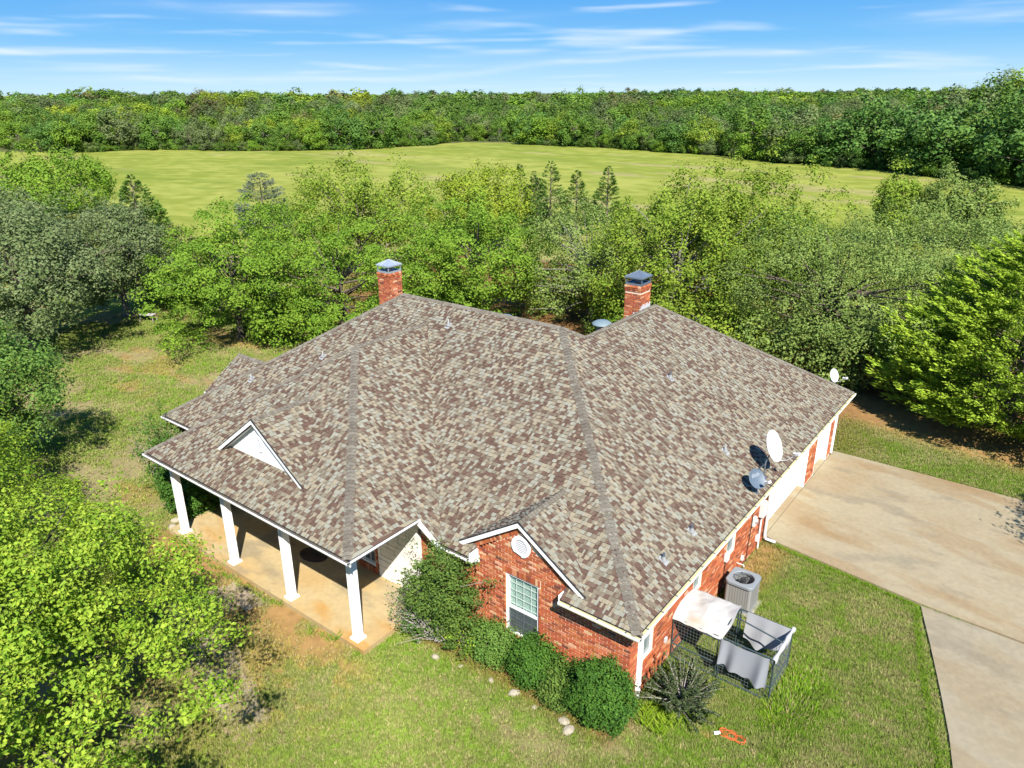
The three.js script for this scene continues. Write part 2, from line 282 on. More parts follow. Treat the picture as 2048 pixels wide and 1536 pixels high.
// a brick field: frame origin o, direction a (unit), outward n; extents; holes in (a,y); top limit function
function brickField(list, parent, o, a, n, a0, a1, y0, y1, holes, top, proud = 0.008, off = 0) {
  const ph = 0.078, pl = 0.222, Y = new THREE.Vector3(0, 1, 0);
  for (let r = 0, y = y0; y + 0.06 <= y1 + 0.001; r++, y += ph) {
    const yc = y + 0.0325; let segs = [[a0, a1]];
    for (const h of holes) if (yc > h[2] - 0.02 && yc < h[3] + 0.02) segs = segs.flatMap(([p, q]) => h[1] <= p || h[0] >= q ? [[p, q]] : [[p, h[0]], [h[1], q]].filter(x => x[1] - x[0] > 0.03));
    for (const [p, q] of segs) {
      let s = p - ((r % 2) * pl / 2 + off) % pl - (off ? 0 : 0);
      for (; s < q; s += pl) {
        const b0 = Math.max(s, p), b1 = Math.min(s + pl - 0.02, q); if (b1 - b0 < 0.03) continue;
        if (top && (yc + 0.04 > top(b0) || yc + 0.04 > top(b1))) continue;
        const pr = proud + rr(-0.003, 0.004);
        addBrick(list, o.clone().addScaledVector(a, (b0 + b1) / 2).addScaledVector(Y, yc).addScaledVector(n, pr / 2), a.clone().multiplyScalar((b1 - b0) / 2), Y.clone().multiplyScalar(0.0295), n.clone().multiplyScalar(pr / 2 + 0.004), parent, b1 - b0 > 0.19);
      }
    }
  }
}
function soldier(list, parent, o, a, up, n, a0, a1, h, proud = 0.02, pitch = 0.075) { // bricks on end along a line
  for (let s = a0; s + pitch * 0.9 <= a1 + 0.01; s += pitch) addBrick(list, o.clone().addScaledVector(a, s + pitch / 2 - 0.005).addScaledVector(up, h / 2).addScaledVector(n, proud / 2), a.clone().multiplyScalar(pitch / 2 - 0.005), up.clone().multiplyScalar(h / 2), n.clone().multiplyScalar(proud / 2 + 0.004), parent, true);
}
const aF = new THREE.Vector3(1, 0, 0), nFw = new THREE.Vector3(0, 0, 1), oF = V(0, 0, WV), aR = new THREE.Vector3(0, 0, -1), nRw = new THREE.Vector3(1, 0, 0), oR = V(WU, 0, 0), UPV = new THREE.Vector3(0, 1, 0);
const grow = (h, x, yb, yt) => [h[0] - x, h[1] + x, h[2] - yb, h[3] + yt];
const BL = bricks.list;
brickField(BL, frontWall, oF, aF, nFw, -7.22, WU + 0.012, 0.03, 4.1, [grow(winF, 0.08, 0.1, 0.2)], u => gTop(u) - (Math.abs(u - GX) < 1.55 ? 0.19 : 0));
soldier(BL, frontWall, oF.clone().add(V(0, winF[2] - 0.1, 0)), aF, UPV, nFw, winF[0] - 0.08, winF[1] + 0.08, 0.09, 0.045);
soldier(BL, frontWall, oF.clone().add(V(0, winF[3] + 0.01, 0)), aF, UPV, nFw, winF[0] - 0.08, winF[1] + 0.08, 0.19, 0.016);
for (const [x, y0, y1] of [[winF[0] - 0.08, winF[2], winF[3]], [winF[1] + 0.01, winF[2], winF[3]]]) for (let y = y0; y < y1 - 0.05; y += 0.075) addBrick(BL, V(x + 0.035, y + 0.033, WV - 0.01), aF.clone().multiplyScalar(0.034), UPV.clone().multiplyScalar(0.032), nFw.clone().multiplyScalar(0.016), frontWall, false);
for (const sgn of [-1, 1]) { // soldier band below the rakes
  const dir = new THREE.Vector3(sgn, -S, 0).normalize(), per = new THREE.Vector3(-S * -sgn, 1, 0).normalize();
  soldier(BL, frontWall, V(GX, GY - 0.1, WV).addScaledVector(per, -0.2), dir, per, nFw, 0.1, 1.9, 0.185, 0.018);
}
{ const top = v => SOF; brickField(BL, rightWall, oR, aR, nRw, WV + 0.0, 9.9, 0.03, SOF, smallWins.map(h => grow(h, 0.03, 0.12, 0.03)), top); brickField(BL, rightWall, oR, aR, nRw, 14.1, 15.2, 0.17, SOF, [], top); brickField(BL, rightWall, oR, aR, nRw, 16.95, 17.65, 0.17, SOF, [], top); }
for (const w of smallWins) soldier(BL, rightWall, oR.clone().add(V(0, w[2] - 0.11, 0)), aR, UPV, nRw, w[0] - 0.03, w[1] + 0.03, 0.1, 0.05);
brickField(BL, rightWall, V(0, 0, 17.662), aF, new THREE.Vector3(0, 0, -1), -3, WU, 0.1, SOF, [], () => SOF);
// brick surrounds on the stone wall
soldier(BL, stoneWall, oF.clone().add(V(0, stoneWin[2] - 0.22, 0)), aF, UPV, nFw, stoneWin[0] - 0.12, stoneWin[1] + 0.12, 0.2, 0.05);
for (const x of [stoneWin[0] - 0.12, stoneWin[1] + 0.01]) brickField(BL, stoneWall, oF, aF, nFw, x, x + 0.11, stoneWin[2], stoneWin[3] + 0.1, [], null, 0.03);
for (const x of [-13.25, -11.8]) brickField(BL, stoneWall, oF, aF, nFw, x, x + 0.3, 0.17, 2.6, [], null, 0.03);
{
  const geoB = list => { const m = new MB(); for (const b of list) m.box(b.c, b.X, b.Y, b.Z, b.col, 'z'); return m.geo(); };
  BL.sort((p, q) => p.d * (p.full ? 1 : 1.5) - q.d * (q.full ? 1 : 1.5));
  for (const b of BL.slice(0, 300)) part('brick', geoB([b]), M.brick, b.parent);
  part('brickwork', geoB(BL.slice(300)), M.brick, house, 'stuff');
}
{ // pale limestone blocks behind the porch
  let n = 0; const door = [-13.27, -11.48, 0, 2.7], wn = grow(stoneWin, 0.13, 0.24, 0.14);
  for (let y = 0.13, r = 0; y < YE - 0.25; r++) {
    const h = [0.16, 0.2, 0.14, 0.24][(r * 7 + (rnd() * 4 | 0)) % 4], y1 = Math.min(y + h, YE - 0.21); let x = -17.15 + rnd() * 0.2 - 0.2;
    while (x < -7.22) {
      const w = rr(0.22, 0.52); let p = Math.max(x, -17.15), q = Math.min(x + w, -7.22) - 0.016; x += w; if (q - p < 0.08) continue;
      const yc = (y + y1) / 2; let ok = true;
      for (const hh of [door, wn]) if (yc > hh[2] && yc < hh[3]) { if (p < hh[0] && q > hh[0]) q = hh[0] - 0.008; else if (p < hh[1] && q > hh[1]) p = hh[1] + 0.008; else if (p >= hh[0] && q <= hh[1]) ok = false; }
      if (!ok || q - p < 0.05 || n > 297) continue; n++;
      const t = rr(0.012, 0.028), j = rr(0.9, 1.05);
      part('stone', new MB().box(V((p + q) / 2, yc - 0.006, WV - t / 2), aF.clone().multiplyScalar((q - p) / 2), UPV.clone().multiplyScalar((y1 - y) / 2 - 0.008), nFw.clone().multiplyScalar(t / 2 + 0.003), [0.72 * j, 0.69 * j, 0.62 * j], 'z').geo(), M.stone, stoneWall);
    }
    y = y1;
  }
}

// ---------- windows and doors ----------
function windowAt(o, a, n, w, h, cols, rows, style) { // o = lower left corner on the wall plane, a along, n outward
  const P = (x, y, d) => o.clone().addScaledVector(a, x).addScaledVector(UPV, y).addScaledVector(n, d), f = new MB(), A = a.clone(), fw = 0.055;
  const bx = (m, x0, x1, y0, y1, d0, d1, col) => m.box(P((x0 + x1) / 2, (y0 + y1) / 2, (d0 + d1) / 2), A.clone().multiplyScalar((x1 - x0) / 2), UPV.clone().multiplyScalar((y1 - y0) / 2), n.clone().multiplyScalar((d1 - d0) / 2), col);
  bx(f, 0, fw, 0, h, -0.12, -0.015); bx(f, w - fw, w, 0, h, -0.12, -0.015); bx(f, fw, w - fw, h - fw, h, -0.12, -0.015); bx(f, fw, w - fw, 0, fw, -0.12, -0.015);
  bx(f, fw, w - fw, h * 0.42, h * 0.42 + 0.045, -0.1, -0.03);
  const win = part('window', f.geo(), M.white, house);
  const mu = new MB(); for (let k = 1; k < cols; k++) { const x = fw + (w - 2 * fw) * k / cols; bx(mu, x - 0.008, x + 0.008, fw, h - fw, -0.075, -0.062); } for (let k = 1; k < rows; k++) { const y = fw + (h - 2 * fw) * k / rows; bx(mu, fw, w - fw, y - 0.007, y + 0.007, -0.074, -0.063); }
  if (cols > 1) part('muntin', mu.geo(), style === 'front' ? std(0.55, 0.63, 0.59, 0.6) : M.white, win);
  for (const [y0, y1, z] of [[fw, h * 0.42, -0.082], [h * 0.42 + 0.045, h - fw, -0.058]]) { const g = new MB(); g.face([P(fw, y0, z), P(w - fw, y0, z), P(w - fw, y1, z), P(fw, y1, z)], [1, 1, 1]); part('pane', g.geo(), M.glass, win); }
  const bl = new MB(); for (let y = fw + 0.02; y < h - fw - 0.01; y += 0.045) bl.box(P(w / 2, y, -0.125), A.clone().multiplyScalar(w / 2 - fw), UPV.clone().multiplyScalar(0.0215).addScaledVector(n, 0.006), n.clone().multiplyScalar(0.0015), [1, 1, 1]);
  part('blind', bl.geo(), style === 'dark' ? std(0.14, 0.16, 0.16, 0.8) : M.blind, win);
  const sc = new MB(), s0 = style === 'front' ? fw : 0, yT = style === 'front' ? h * 0.42 : h - fw; sc.face([P(fw, fw, -0.05), P(w - fw, fw, -0.05), P(w - fw, yT, -0.05), P(fw, yT, -0.05)], [1, 1, 1]);
  if (style !== 'dark') part('insect_screen', sc.geo(), style === 'front' ? M.screen : std(0.16, 0.19, 0.19, 0.9, { transparent: true, opacity: 0.6 }), win);
  const bk = new MB(); bx(bk, 0, w, 0, h, -0.195, -0.19); part('backing', bk.geo(), M.dark, win);
  return win;
}
windowAt(V(winF[0], winF[2], WV), aF, nFw, winF[1] - winF[0], winF[3] - winF[2], 4, 8, 'front');
windowAt(V(stoneWin[0], stoneWin[2], WV), aF, nFw, stoneWin[1] - stoneWin[0], stoneWin[3] - stoneWin[2], 5, 4, 'dark');
for (const w of smallWins) { const o = windowAt(V(WU, w[2], w[0]), aR, nRw, w[1] - w[0], w[3] - w[2], 1, 1, 'side'); }
{ const d = new MB(); d.ab(-12.95, -11.8, 0.15, 2.3, 0.44, 0.5); part('front_door', d.geo(), std(0.16, 0.05, 0.03, 0.5), house); }
for (const [v0, v1, y0, y1] of [doorD, doorS]) { // white sectional garage doors set back in their openings
  const frame = new MB(); frame.ab(WU - 0.33, WU - 0.2, y0, y1, v0 - 0.06, v0); frame.ab(WU - 0.33, WU - 0.2, y0, y1, v1, v1 + 0.06); frame.ab(WU - 0.33, WU - 0.2, y1, y1 + 0.06, v0, v1);
  const rev = new MB(); rev.ab(WU - 0.2, WU + 0.016, y0, y1, v0 + 0.001, v0 + 0.03); rev.ab(WU - 0.2, WU + 0.016, y0, y1, v1 - 0.03, v1 - 0.001); rev.ab(WU - 0.2, WU + 0.016, y1 - 0.03, y1 - 0.001, v0 + 0.03, v1 - 0.03); frame.p.push(); 
  const door = part('garage_door', mergeGeometries([frame.geo(), rev.geo()]), M.white, house), n = 4, hh = (y1 - y0) / n, m = Math.round((v1 - v0) / 0.55), ww = (v1 - v0) / m;
  for (let k = 0; k < n; k++) { const s = new MB(); s.ab(WU - 0.26, WU - 0.22, y0 + k * hh + 0.004, y0 + (k + 1) * hh - 0.004, v0, v1); for (let j = 0; j < m; j++) s.ab(WU - 0.22, WU - 0.21, y0 + k * hh + 0.09, y0 + (k + 1) * hh - 0.09, v0 + j * ww + 0.06, v0 + (j + 1) * ww - 0.06); part('panel', s.geo(), M.white, door); }
}

// ---------- eaves: soffits, fascia, gutters, rakes ----------
{
  const s = new MB(); // soffit boards
  s.ab(WU + 0.02, -0.02, SOF - 0.015, SOF, 0.0, 17.65); s.ab(-2.15, WU + 0.02, SOF - 0.015, SOF, 0.02, WV - 0.02); s.ab(-6.1, -5.09, SOF - 0.015, SOF, 0.02, WV - 0.02); s.ab(-12.3, -0.02, SOF - 0.015, SOF, 17.67, 18.4); s.ab(-20.74, -17.1, SOF - 0.015, SOF, 0.02, WV);
  s.ab(-W1 - CP + 0.02, -W1 + CP - 0.02, YE - 0.2, YE - 0.185, VC + 0.02, WV); // porch ceiling
  s.ab(-20.74, -20.4, SOF - 0.015, SOF, WV, 13.4); s.ab(-21.73, -20.75, SOF - 0.015, SOF, 2.45, 2.75);
  part('soffit', s.geo(), M.soffit, house);
}
function eave(A, B, out, gutter = true, inside = M.trim, h = 0.17) {
  const a = V(...A), b = V(...B), o = V(out[0], 0, out[1]).normalize(), d = b.clone().sub(a), len = d.length(); d.normalize();
  const P = (t, x, y) => a.clone().addScaledVector(d, t).addScaledVector(o, x).add(new THREE.Vector3(0, y, 0));
  const seg = (m, x, y, w, hh) => m.box(P(len / 2, x, y), o.clone().multiplyScalar(w / 2), UPV.clone().multiplyScalar(hh / 2), d.clone().multiplyScalar(len / 2), [1, 1, 1]);
  const f = new MB(); seg(f, -0.012, -0.015 - h / 2, 0.022, h); part('fascia', f.geo(), M.trim, house); const de = new MB(); seg(de, 0.001, -0.004, 0.05, 0.008); part('drip_edge', de.geo(), M.black, house);
  if (!gutter) return;
  const g = new MB(); seg(g, 0.105, -0.042, 0.008, 0.052); seg(g, 0.102, -0.016, 0.018, 0.006); seg(g, 0.003, -0.065, 0.004, 0.1);
  for (const t of [0.002, len - 0.002]) g.box(P(t, 0.054, -0.05), o.clone().multiplyScalar(0.053), UPV.clone().multiplyScalar(0.034), d.clone().multiplyScalar(0.002), [1, 1, 1]);
  const gt = part('gutter', g.geo(), M.trim, house); const bt = new MB(); seg(bt, 0.056, -0.088, 0.1, 0.008); seg(bt, 0.053, -0.05, 0.092, 0.05); part('gutter_bed', bt.geo(), inside, gt);
  for (let t = 0.35; t < len - 0.1; t += 0.76) part('gutter_strap', new MB().box(P(t, 0.05, -0.011), o.clone().multiplyScalar(0.055), UPV.clone().multiplyScalar(0.003), d.clone().multiplyScalar(0.014), [1, 1, 1]).geo(), M.steelDark, gt);
}
const muckShade = std(0.10, 0.085, 0.06, 0.9);  // dark debris fill that also stands in for the shade inside the gutters
eave([0, E, -0.0], [0, E, L], [1, 0], true, M.yellowish); eave([-2.15, E, 0], [0.1, E, 0], [0, -1], true, M.yellowish); eave([-6.11, E, 0], [-5.09, E, 0], [0, -1], true, muckShade);
eave([-W1 - CP, YE, VC], [-W1 + CP + 0.1, YE, VC], [0, -1], true, muckShade); eave([-W1 + CP, YE, VC], [-W1 + CP, YE, -0.03], [1, 0], true, muckShade, 0.18); eave([-W1 - CP, YE, VC], [-W1 - CP, YE, 0], [-1, 0], false);
eave([-20.762, E, 0], [-17.86, E, 0], [0, -1], true, muckShade); eave([-20.762, E, 0], [-20.762, E, 13.4], [-1, 0], false); eave([-12.3, E, L], [0, E, L], [0, 1], false);
eave([-21.75, E, 2.42], [-20.78, E, 2.42], [0, -1], true, muckShade);
{ // rake boards: brick gable, dormer, porch step, left wing; eave return blocks
  const rake = (A, B, outv, w = 0.115, th = 0.03, drop = 0.012) => { const a = V(...A), b = V(...B), n = V(...outv), d = b.clone().sub(a), vh = w * d.length() / Math.hypot(d.x, d.z), dn = new THREE.Vector3(0, -1, 0); const f = [a.clone().addScaledVector(dn, drop), b.clone().addScaledVector(dn, drop), b.clone().addScaledVector(dn, drop + vh), a.clone().addScaledVector(dn, drop + vh)], g = f.map(p => p.clone().addScaledVector(n, th)), m = new MB(), q = [1, 1, 1]; m.face([g[0], g[1], g[2], g[3]], q); m.face([f[3], f[2], f[1], f[0]], q); for (let k = 0; k < 4; k++) m.face([f[k], f[(k + 1) % 4], g[(k + 1) % 4], g[k]], q); return m.geo(); };
  const yl = GY + 0.03 - S * (dv + 0.02);
  for (const s of [-1, 1]) { part('drip_edge', rake([GX, GY + 0.042, GR], [GX + s * (dv + 0.02), yl + 0.012, GR], [0, 0, -1], 0.02, 0.036, 0), M.black, house); part('drip_edge', rake([DX, DY + 0.012, DR], [DX + s * dW, DY - dS * dW + 0.012, DR], [0, 0, -1], 0.02, 0.036, 0), M.black, house); }
  for (const s of [-1, 1]) {
    part('rake_board', rake([GX, GY + 0.03, GR], [GX + s * (dv + 0.02), yl, GR], [0, 0, -1]), M.trim, house);
    const so = new MB(); const q = (u, v) => V(u, GY + 0.03 - S * Math.abs(u - GX) - 0.175, v); so.face(s > 0 ? [q(GX, GR), q(GX, WV), q(GX + s * dv, WV), q(GX + s * dv, GR)] : [q(GX, GR), q(GX + s * dv, GR), q(GX + s * dv, WV), q(GX, WV)], [1, 1, 1]); part('rake_soffit', so.geo(), M.soffit, house);
    const w = dW, dl = [DX + s * w, DY - dS * w, DR]; part('rake_board', rake([DX, DY, DR], dl, [0, 0, -1], 0.1, 0.03), M.trim, house);
    const sd = new MB(); const qd = (u, v) => V(u, DY - dS * Math.abs(u - DX) - 0.19, v); sd.face([qd(DX, DR), qd(DX + s * w, DR), qd(DX + s * w, -1.42), qd(DX, -1.42)], [1, 1, 1]); part('rake_soffit', sd.geo(), M.soffit, house);
  }
  part('rake_board', rake([-W1 + CP, YE + 0.01, -0.045], [-6.11, E + 0.01, -0.045], [0, 0, -1], 0.17, 0.035, 0), M.trim, house);
  for (const s of [[2.42, E], [5.92, E]]) part('rake_board', rake([-21.75, 3.86, 4.17], [-21.75, s[1], s[0]], [-1, 0, 0], 0.17), M.trim, house);
  for (const [u0, u1] of [[-2.2, -2.15], [-5.09, -5.04]]) { const m = new MB(); m.ab(u0, u1, SOF - 0.01, E + 0.1, 0.0, WV - 0.015); part('eave_return', m.geo(), M.trim, house); }
  { const m = new MB(); m.ab(-5.1, -5.0, 2.42, 2.62, 0.2, WV - 0.02); part('eave_return', m.geo(), M.trim, house); }
  // dormer face of white boards with an oval louvre
  const yb = -1.42, base = YE + S * (yb - VC), hw = (DY - 0.19 - base) / dS, sh = new THREE.Shape([[-hw, 0], [hw, 0], [0, hw * dS]].map(p => new THREE.Vector2(...p)));
  const g = new THREE.ExtrudeGeometry(sh, { depth: 0.05, bevelEnabled: false }); g.applyMatrix4(new THREE.Matrix4().setPosition(DX, base, -yb - 0.05));
  const dorm = part('dormer_face', g, std(0.74, 0.74, 0.72, 0.7), house);
  for (let k = 0; k < 8; k++) { const y = base + 0.02 + k * 0.165, x = hw - (y + 0.165 - base) / dS; if (x < 0.1) break; part('board', new MB().ab(DX - x, DX + x, y + 0.006, y + 0.16, yb - 0.014 + rr(-0.003, 0.003), yb).geo(), std(0.76, 0.76, 0.74, 0.7), dorm); }
  // round louvre vents
  const vent = (c, rx, ry, broken) => {
    const pts = [], inn = []; for (let k = 0; k < 40; k++) { const t = k / 40 * Math.PI * 2; let f = 1; if (broken && t > 4.05 && t < 4.75) f = 0.84 + rr(-0.04, 0.05); pts.push(new THREE.Vector2(Math.cos(t) * rx * f, Math.sin(t) * ry * f)); inn.push(new THREE.Vector2(Math.cos(t) * rx * 0.72, Math.sin(t) * ry * 0.72)); }
    const s = new THREE.Shape(pts); s.holes.push(new THREE.Path(inn)); const g = new THREE.ExtrudeGeometry(s, { depth: 0.035, bevelEnabled: true, bevelSize: 0.008, bevelThickness: 0.008, bevelSegments: 2 }); g.translate(c.x, c.y, c.z);
    const v = part('gable_vent', g, M.white, house); const N = 8; { const b = new THREE.CircleGeometry(1, 30); b.scale(rx * 0.74, ry * 0.74, 1); b.translate(c.x, c.y, c.z + 0.002); part('vent_back', b, std(0.12, 0.12, 0.12, 0.9), v); }
    for (let k = 0; k < N; k++) { const y = (-0.72 + (k + 0.5) * 1.44 / N) * ry, x = rx * 0.72 * Math.sqrt(Math.max(0.01, 1 - (y / (ry * 0.72)) ** 2)); part('louvre', new MB().box(new THREE.Vector3(c.x, c.y + y, c.z + 0.012), new THREE.Vector3(x, 0, 0), new THREE.Vector3(0, ry * 1.44 / N / 2 * 0.78, -0.012), new THREE.Vector3(0, 0.004, 0.004), [1, 1, 1]).geo(), std(0.42, 0.42, 0.42, 0.6), v); }  // greyed slats and the dark disc paint in the shade between louvres
  };
  vent(V(GX + 0.02, 3.47, WV - 0.016), 0.29, 0.3, true); vent(V(DX + 0.0, base + 0.58, yb - 0.012), 0.15, 0.25, false);
}

// ---------- porch columns ----------
for (const t of [0, 1 / 3, 2 / 3, 1]) {
  const u = lerp(-16.42, -7.5, t), v = -2.03, m = new MB(); m.ab(u - 0.105, u + 0.105, 0.15, YE - 0.2, v - 0.105, v + 0.105);
  const col = part('column', m.geo(), M.white, house);
  for (const [du, dvv, wu, wv] of [[0, -0.108, 0.045, 0.004], [0.108, 0, 0.004, 0.045]]) for (const k of [-1, 0, 1]) { const b = new MB(); b.ab(u + du + (du ? 0 : k * 0.066) - (du ? 0.004 : 0.03), u + du + (du ? 0 : k * 0.066) + (du ? 0.004 : 0.03), 0.21, YE - 0.21, v + dvv + (du ? k * 0.066 : 0) - (du ? 0.03 : 0.004), v + dvv + (du ? k * 0.066 : 0) + (du ? 0.03 : 0.004)); part('board', b.geo(), M.white, col); }
  const b = new MB(); b.ab(u - 0.165, u + 0.165, 0.15, 0.2, v - 0.165, v + 0.165); part('base', b.geo(), M.white, col);
}

// ---------- chimneys ----------
function chimney(u0, u1, v0, v1, yb, yt, cap, flash) {
  const m = new MB(); m.ab(u0 + 0.012, u1 - 0.012, yb, yt, v0 + 0.012, v1 - 0.012); const c = part('chimney', m.geo(), M.mortar, house), list = [];
  for (const [o, a, n, l] of [[V(u0, 0, v0 + 0.012), aF, nFw, u1 - u0], [V(u1 - 0.012, 0, v0), aR, nRw, v1 - v0], [V(u1, 0, v1 - 0.012), aF.clone().negate(), nFw.clone().negate(), u1 - u0], [V(u0 + 0.012, 0, v1), aR.clone().negate(), nRw.clone().negate(), v1 - v0]]) {
    brickField(list, c, o, a, n, 0, l, yb, yt - 0.24, [], null, 0.012);
    for (let k = 0; k < 3; k++) soldier(list, c, o.clone().add(V(0, yt - 0.23 + k * 0.075, 0)), a, UPV, n, -0.01, l + 0.01, 0.065, 0.022 + k * 0.018, 0.11);
  }
  const mm = new MB(); for (const b of list) mm.box(b.c, b.X, b.Y, b.Z, b.col, ''); part('brickwork', mm.geo(), M.brick, c, 'stuff');
  const metal = cap === 'dark' ? std(0.20, 0.24, 0.28, 0.4, { metalness: 0.6 }) : std(0.46, 0.5, 0.54, 0.4, { metalness: 0.6 });
  const uc = (u0 + u1) / 2, vc = (v0 + v1) / 2, hu = (u1 - u0) / 2 + 0.0, hv = (v1 - v0) / 2 + 0.0, k = new MB(), y1 = yt + 0.3;
  k.ab(uc - hu, uc + hu, yt, yt + 0.07, vc - hv, vc - hv + 0.03); k.ab(uc - hu, uc + hu, yt, yt + 0.07, vc + hv - 0.03, vc + hv); k.ab(uc - hu, uc - hu + 0.03, yt, yt + 0.07, vc - hv + 0.03, vc + hv - 0.03); k.ab(uc + hu - 0.03, uc + hu, yt, yt + 0.07, vc - hv + 0.03, vc + hv - 0.03);
  for (const su of [-1, 1]) for (const sv of [-1, 1]) k.ab(uc + su * (hu - 0.018) - 0.016, uc + su * (hu - 0.018) + 0.016, yt + 0.07, y1, vc + sv * (hv - 0.018) - 0.016, vc + sv * (hv - 0.018) + 0.016);
  k.ab(uc - hu * 0.9, uc + hu * 0.9, yt + 0.012, yt + 0.02, vc - hv * 0.9, vc + hv * 0.9);
  const kp = part('chimney_cap', k.geo(), metal, c);
  const r = new MB(), a = [V(uc - hu - 0.03, y1, vc - hv - 0.03), V(uc + hu + 0.03, y1, vc - hv - 0.03), V(uc + hu + 0.03, y1, vc + hv + 0.03), V(uc - hu - 0.03, y1, vc + hv + 0.03)], ap = V(uc, y1 + 0.2, vc);
  for (let q = 0; q < 4; q++) r.face([a[q], a[(q + 1) % 4], ap], [1, 1, 1]); r.face(a.slice().reverse(), [1, 1, 1]); for (let q = 0; q < 4; q++) { const p0 = a[q], p1 = a[(q + 1) % 4], dn = new THREE.Vector3(0, -0.05, 0); r.face([p0.clone().add(dn), p1.clone().add(dn), p1, p0], [1, 1, 1]); r.bar(p0, ap, 0.012, 0.02, [1, 1, 1]); for (const t of [0.33, 0.67]) { const e = p0.clone().lerp(p1, t); r.bar(e, e.clone().lerp(ap, 0.66), 0.012, 0.012, [1, 1, 1]); } }
  part('cap_roof', r.geo(), metal, c);
  const fl = new MB(); fl.tube([V(uc, yt, vc), V(uc, yt + 0.22, vc)], 0.14, [1, 1, 1], 16); part('flue', fl.geo(), M.steelDark, c);
  if (flash) { const f = new MB(); for (let v = v0, kx = 0; v < v1 - 0.02; v += 0.13, kx++) f.ab(u1 + 0.0, u1 + 0.024, yR(GU) - 0.1, yR(GU) + 0.1 + 0.06 * (kx % 2), v, Math.min(v + 0.125, v1)); for (let u = u0, kx = 0; u < u1; u += 0.13, kx++) f.ab(u, Math.min(u + 0.125, u1), yR(GU) - 0.55, yR(GU) - S * (GU - u) - 0.62 + 0.75 + 0.05 * (kx % 2) - 0.06, v0 - 0.024, v0); part('flashing', f.geo(), M.leadGrey, c); }
}
chimney(-16.25, -15.6, 7.5, 8.2, 5.0, 7.58, 'light', false);
chimney(-6.98, -6.3, 11.3, 12.02, 5.5, 7.67, 'dark', true);

// ---------- roof vents ----------
function ventPipe(u, v, onRight, dark) {
  const y = onRight ? yR(u) : yF(v), n = onRight ? V(S, 1, 0).normalize() : V(0, 1, -S).normalize(), a = onRight ? aR : aF, up = n.clone().cross(a), c = V(u, y, v);
  const m = new MB(); m.tube([c.clone(), c.clone().add(V(0, 0.24, 0))], dark ? 0.035 : 0.03, [1, 1, 1], 10);
  const vp = part('vent_pipe', m.geo(), dark ? M.steelDark : std(0.36, 0.36, 0.35, 0.5), house);
  const f = new MB(); f.box(c.clone().addScaledVector(n, 0.022), a.clone().multiplyScalar(0.095), up.clone().multiplyScalar(0.14), n.clone().multiplyScalar(0.004), [1, 1, 1]); f.tube([c.clone().addScaledVector(n, 0.02), c.clone().add(V(0, 0.13, 0))], [0.09, 0.045], [1, 1, 1], 10); part('flashing', f.geo(), std(0.27, 0.275, 0.275, 0.6), vp);
}
for (const [u, v, r, d] of [[-3.91, 9.13, true, true], [-1.43, 8.24, true, false], [-0.62, 4.11, true, true], [-0.62, 2.44, true, true], [-11, 5.93, false, false], [-15.37, 3.73, false, false], [-17.85, 2.2, false, false]]) ventPipe(u, v, r, d);
for (const [u, v, y] of [[-9.9, 7.75, yF(D) - 0.62], [-7.0, 9.75, yR(GU) - 0.42]]) { // grey mushroom vents behind the ridges
  const p = [[0, 0.46], [0.12, 0.455], [0.24, 0.43], [0.34, 0.37], [0.37, 0.32], [0.35, 0.31], [0.24, 0.30], [0.2, 0.29], [0.2, 0.0]].map(q => new THREE.Vector2(...q)), g = new THREE.LatheGeometry(p, 24); g.translate(u, y - 0.2, -v);
  part('attic_vent', g, std(0.14, 0.19, 0.21, 0.6), house);
}

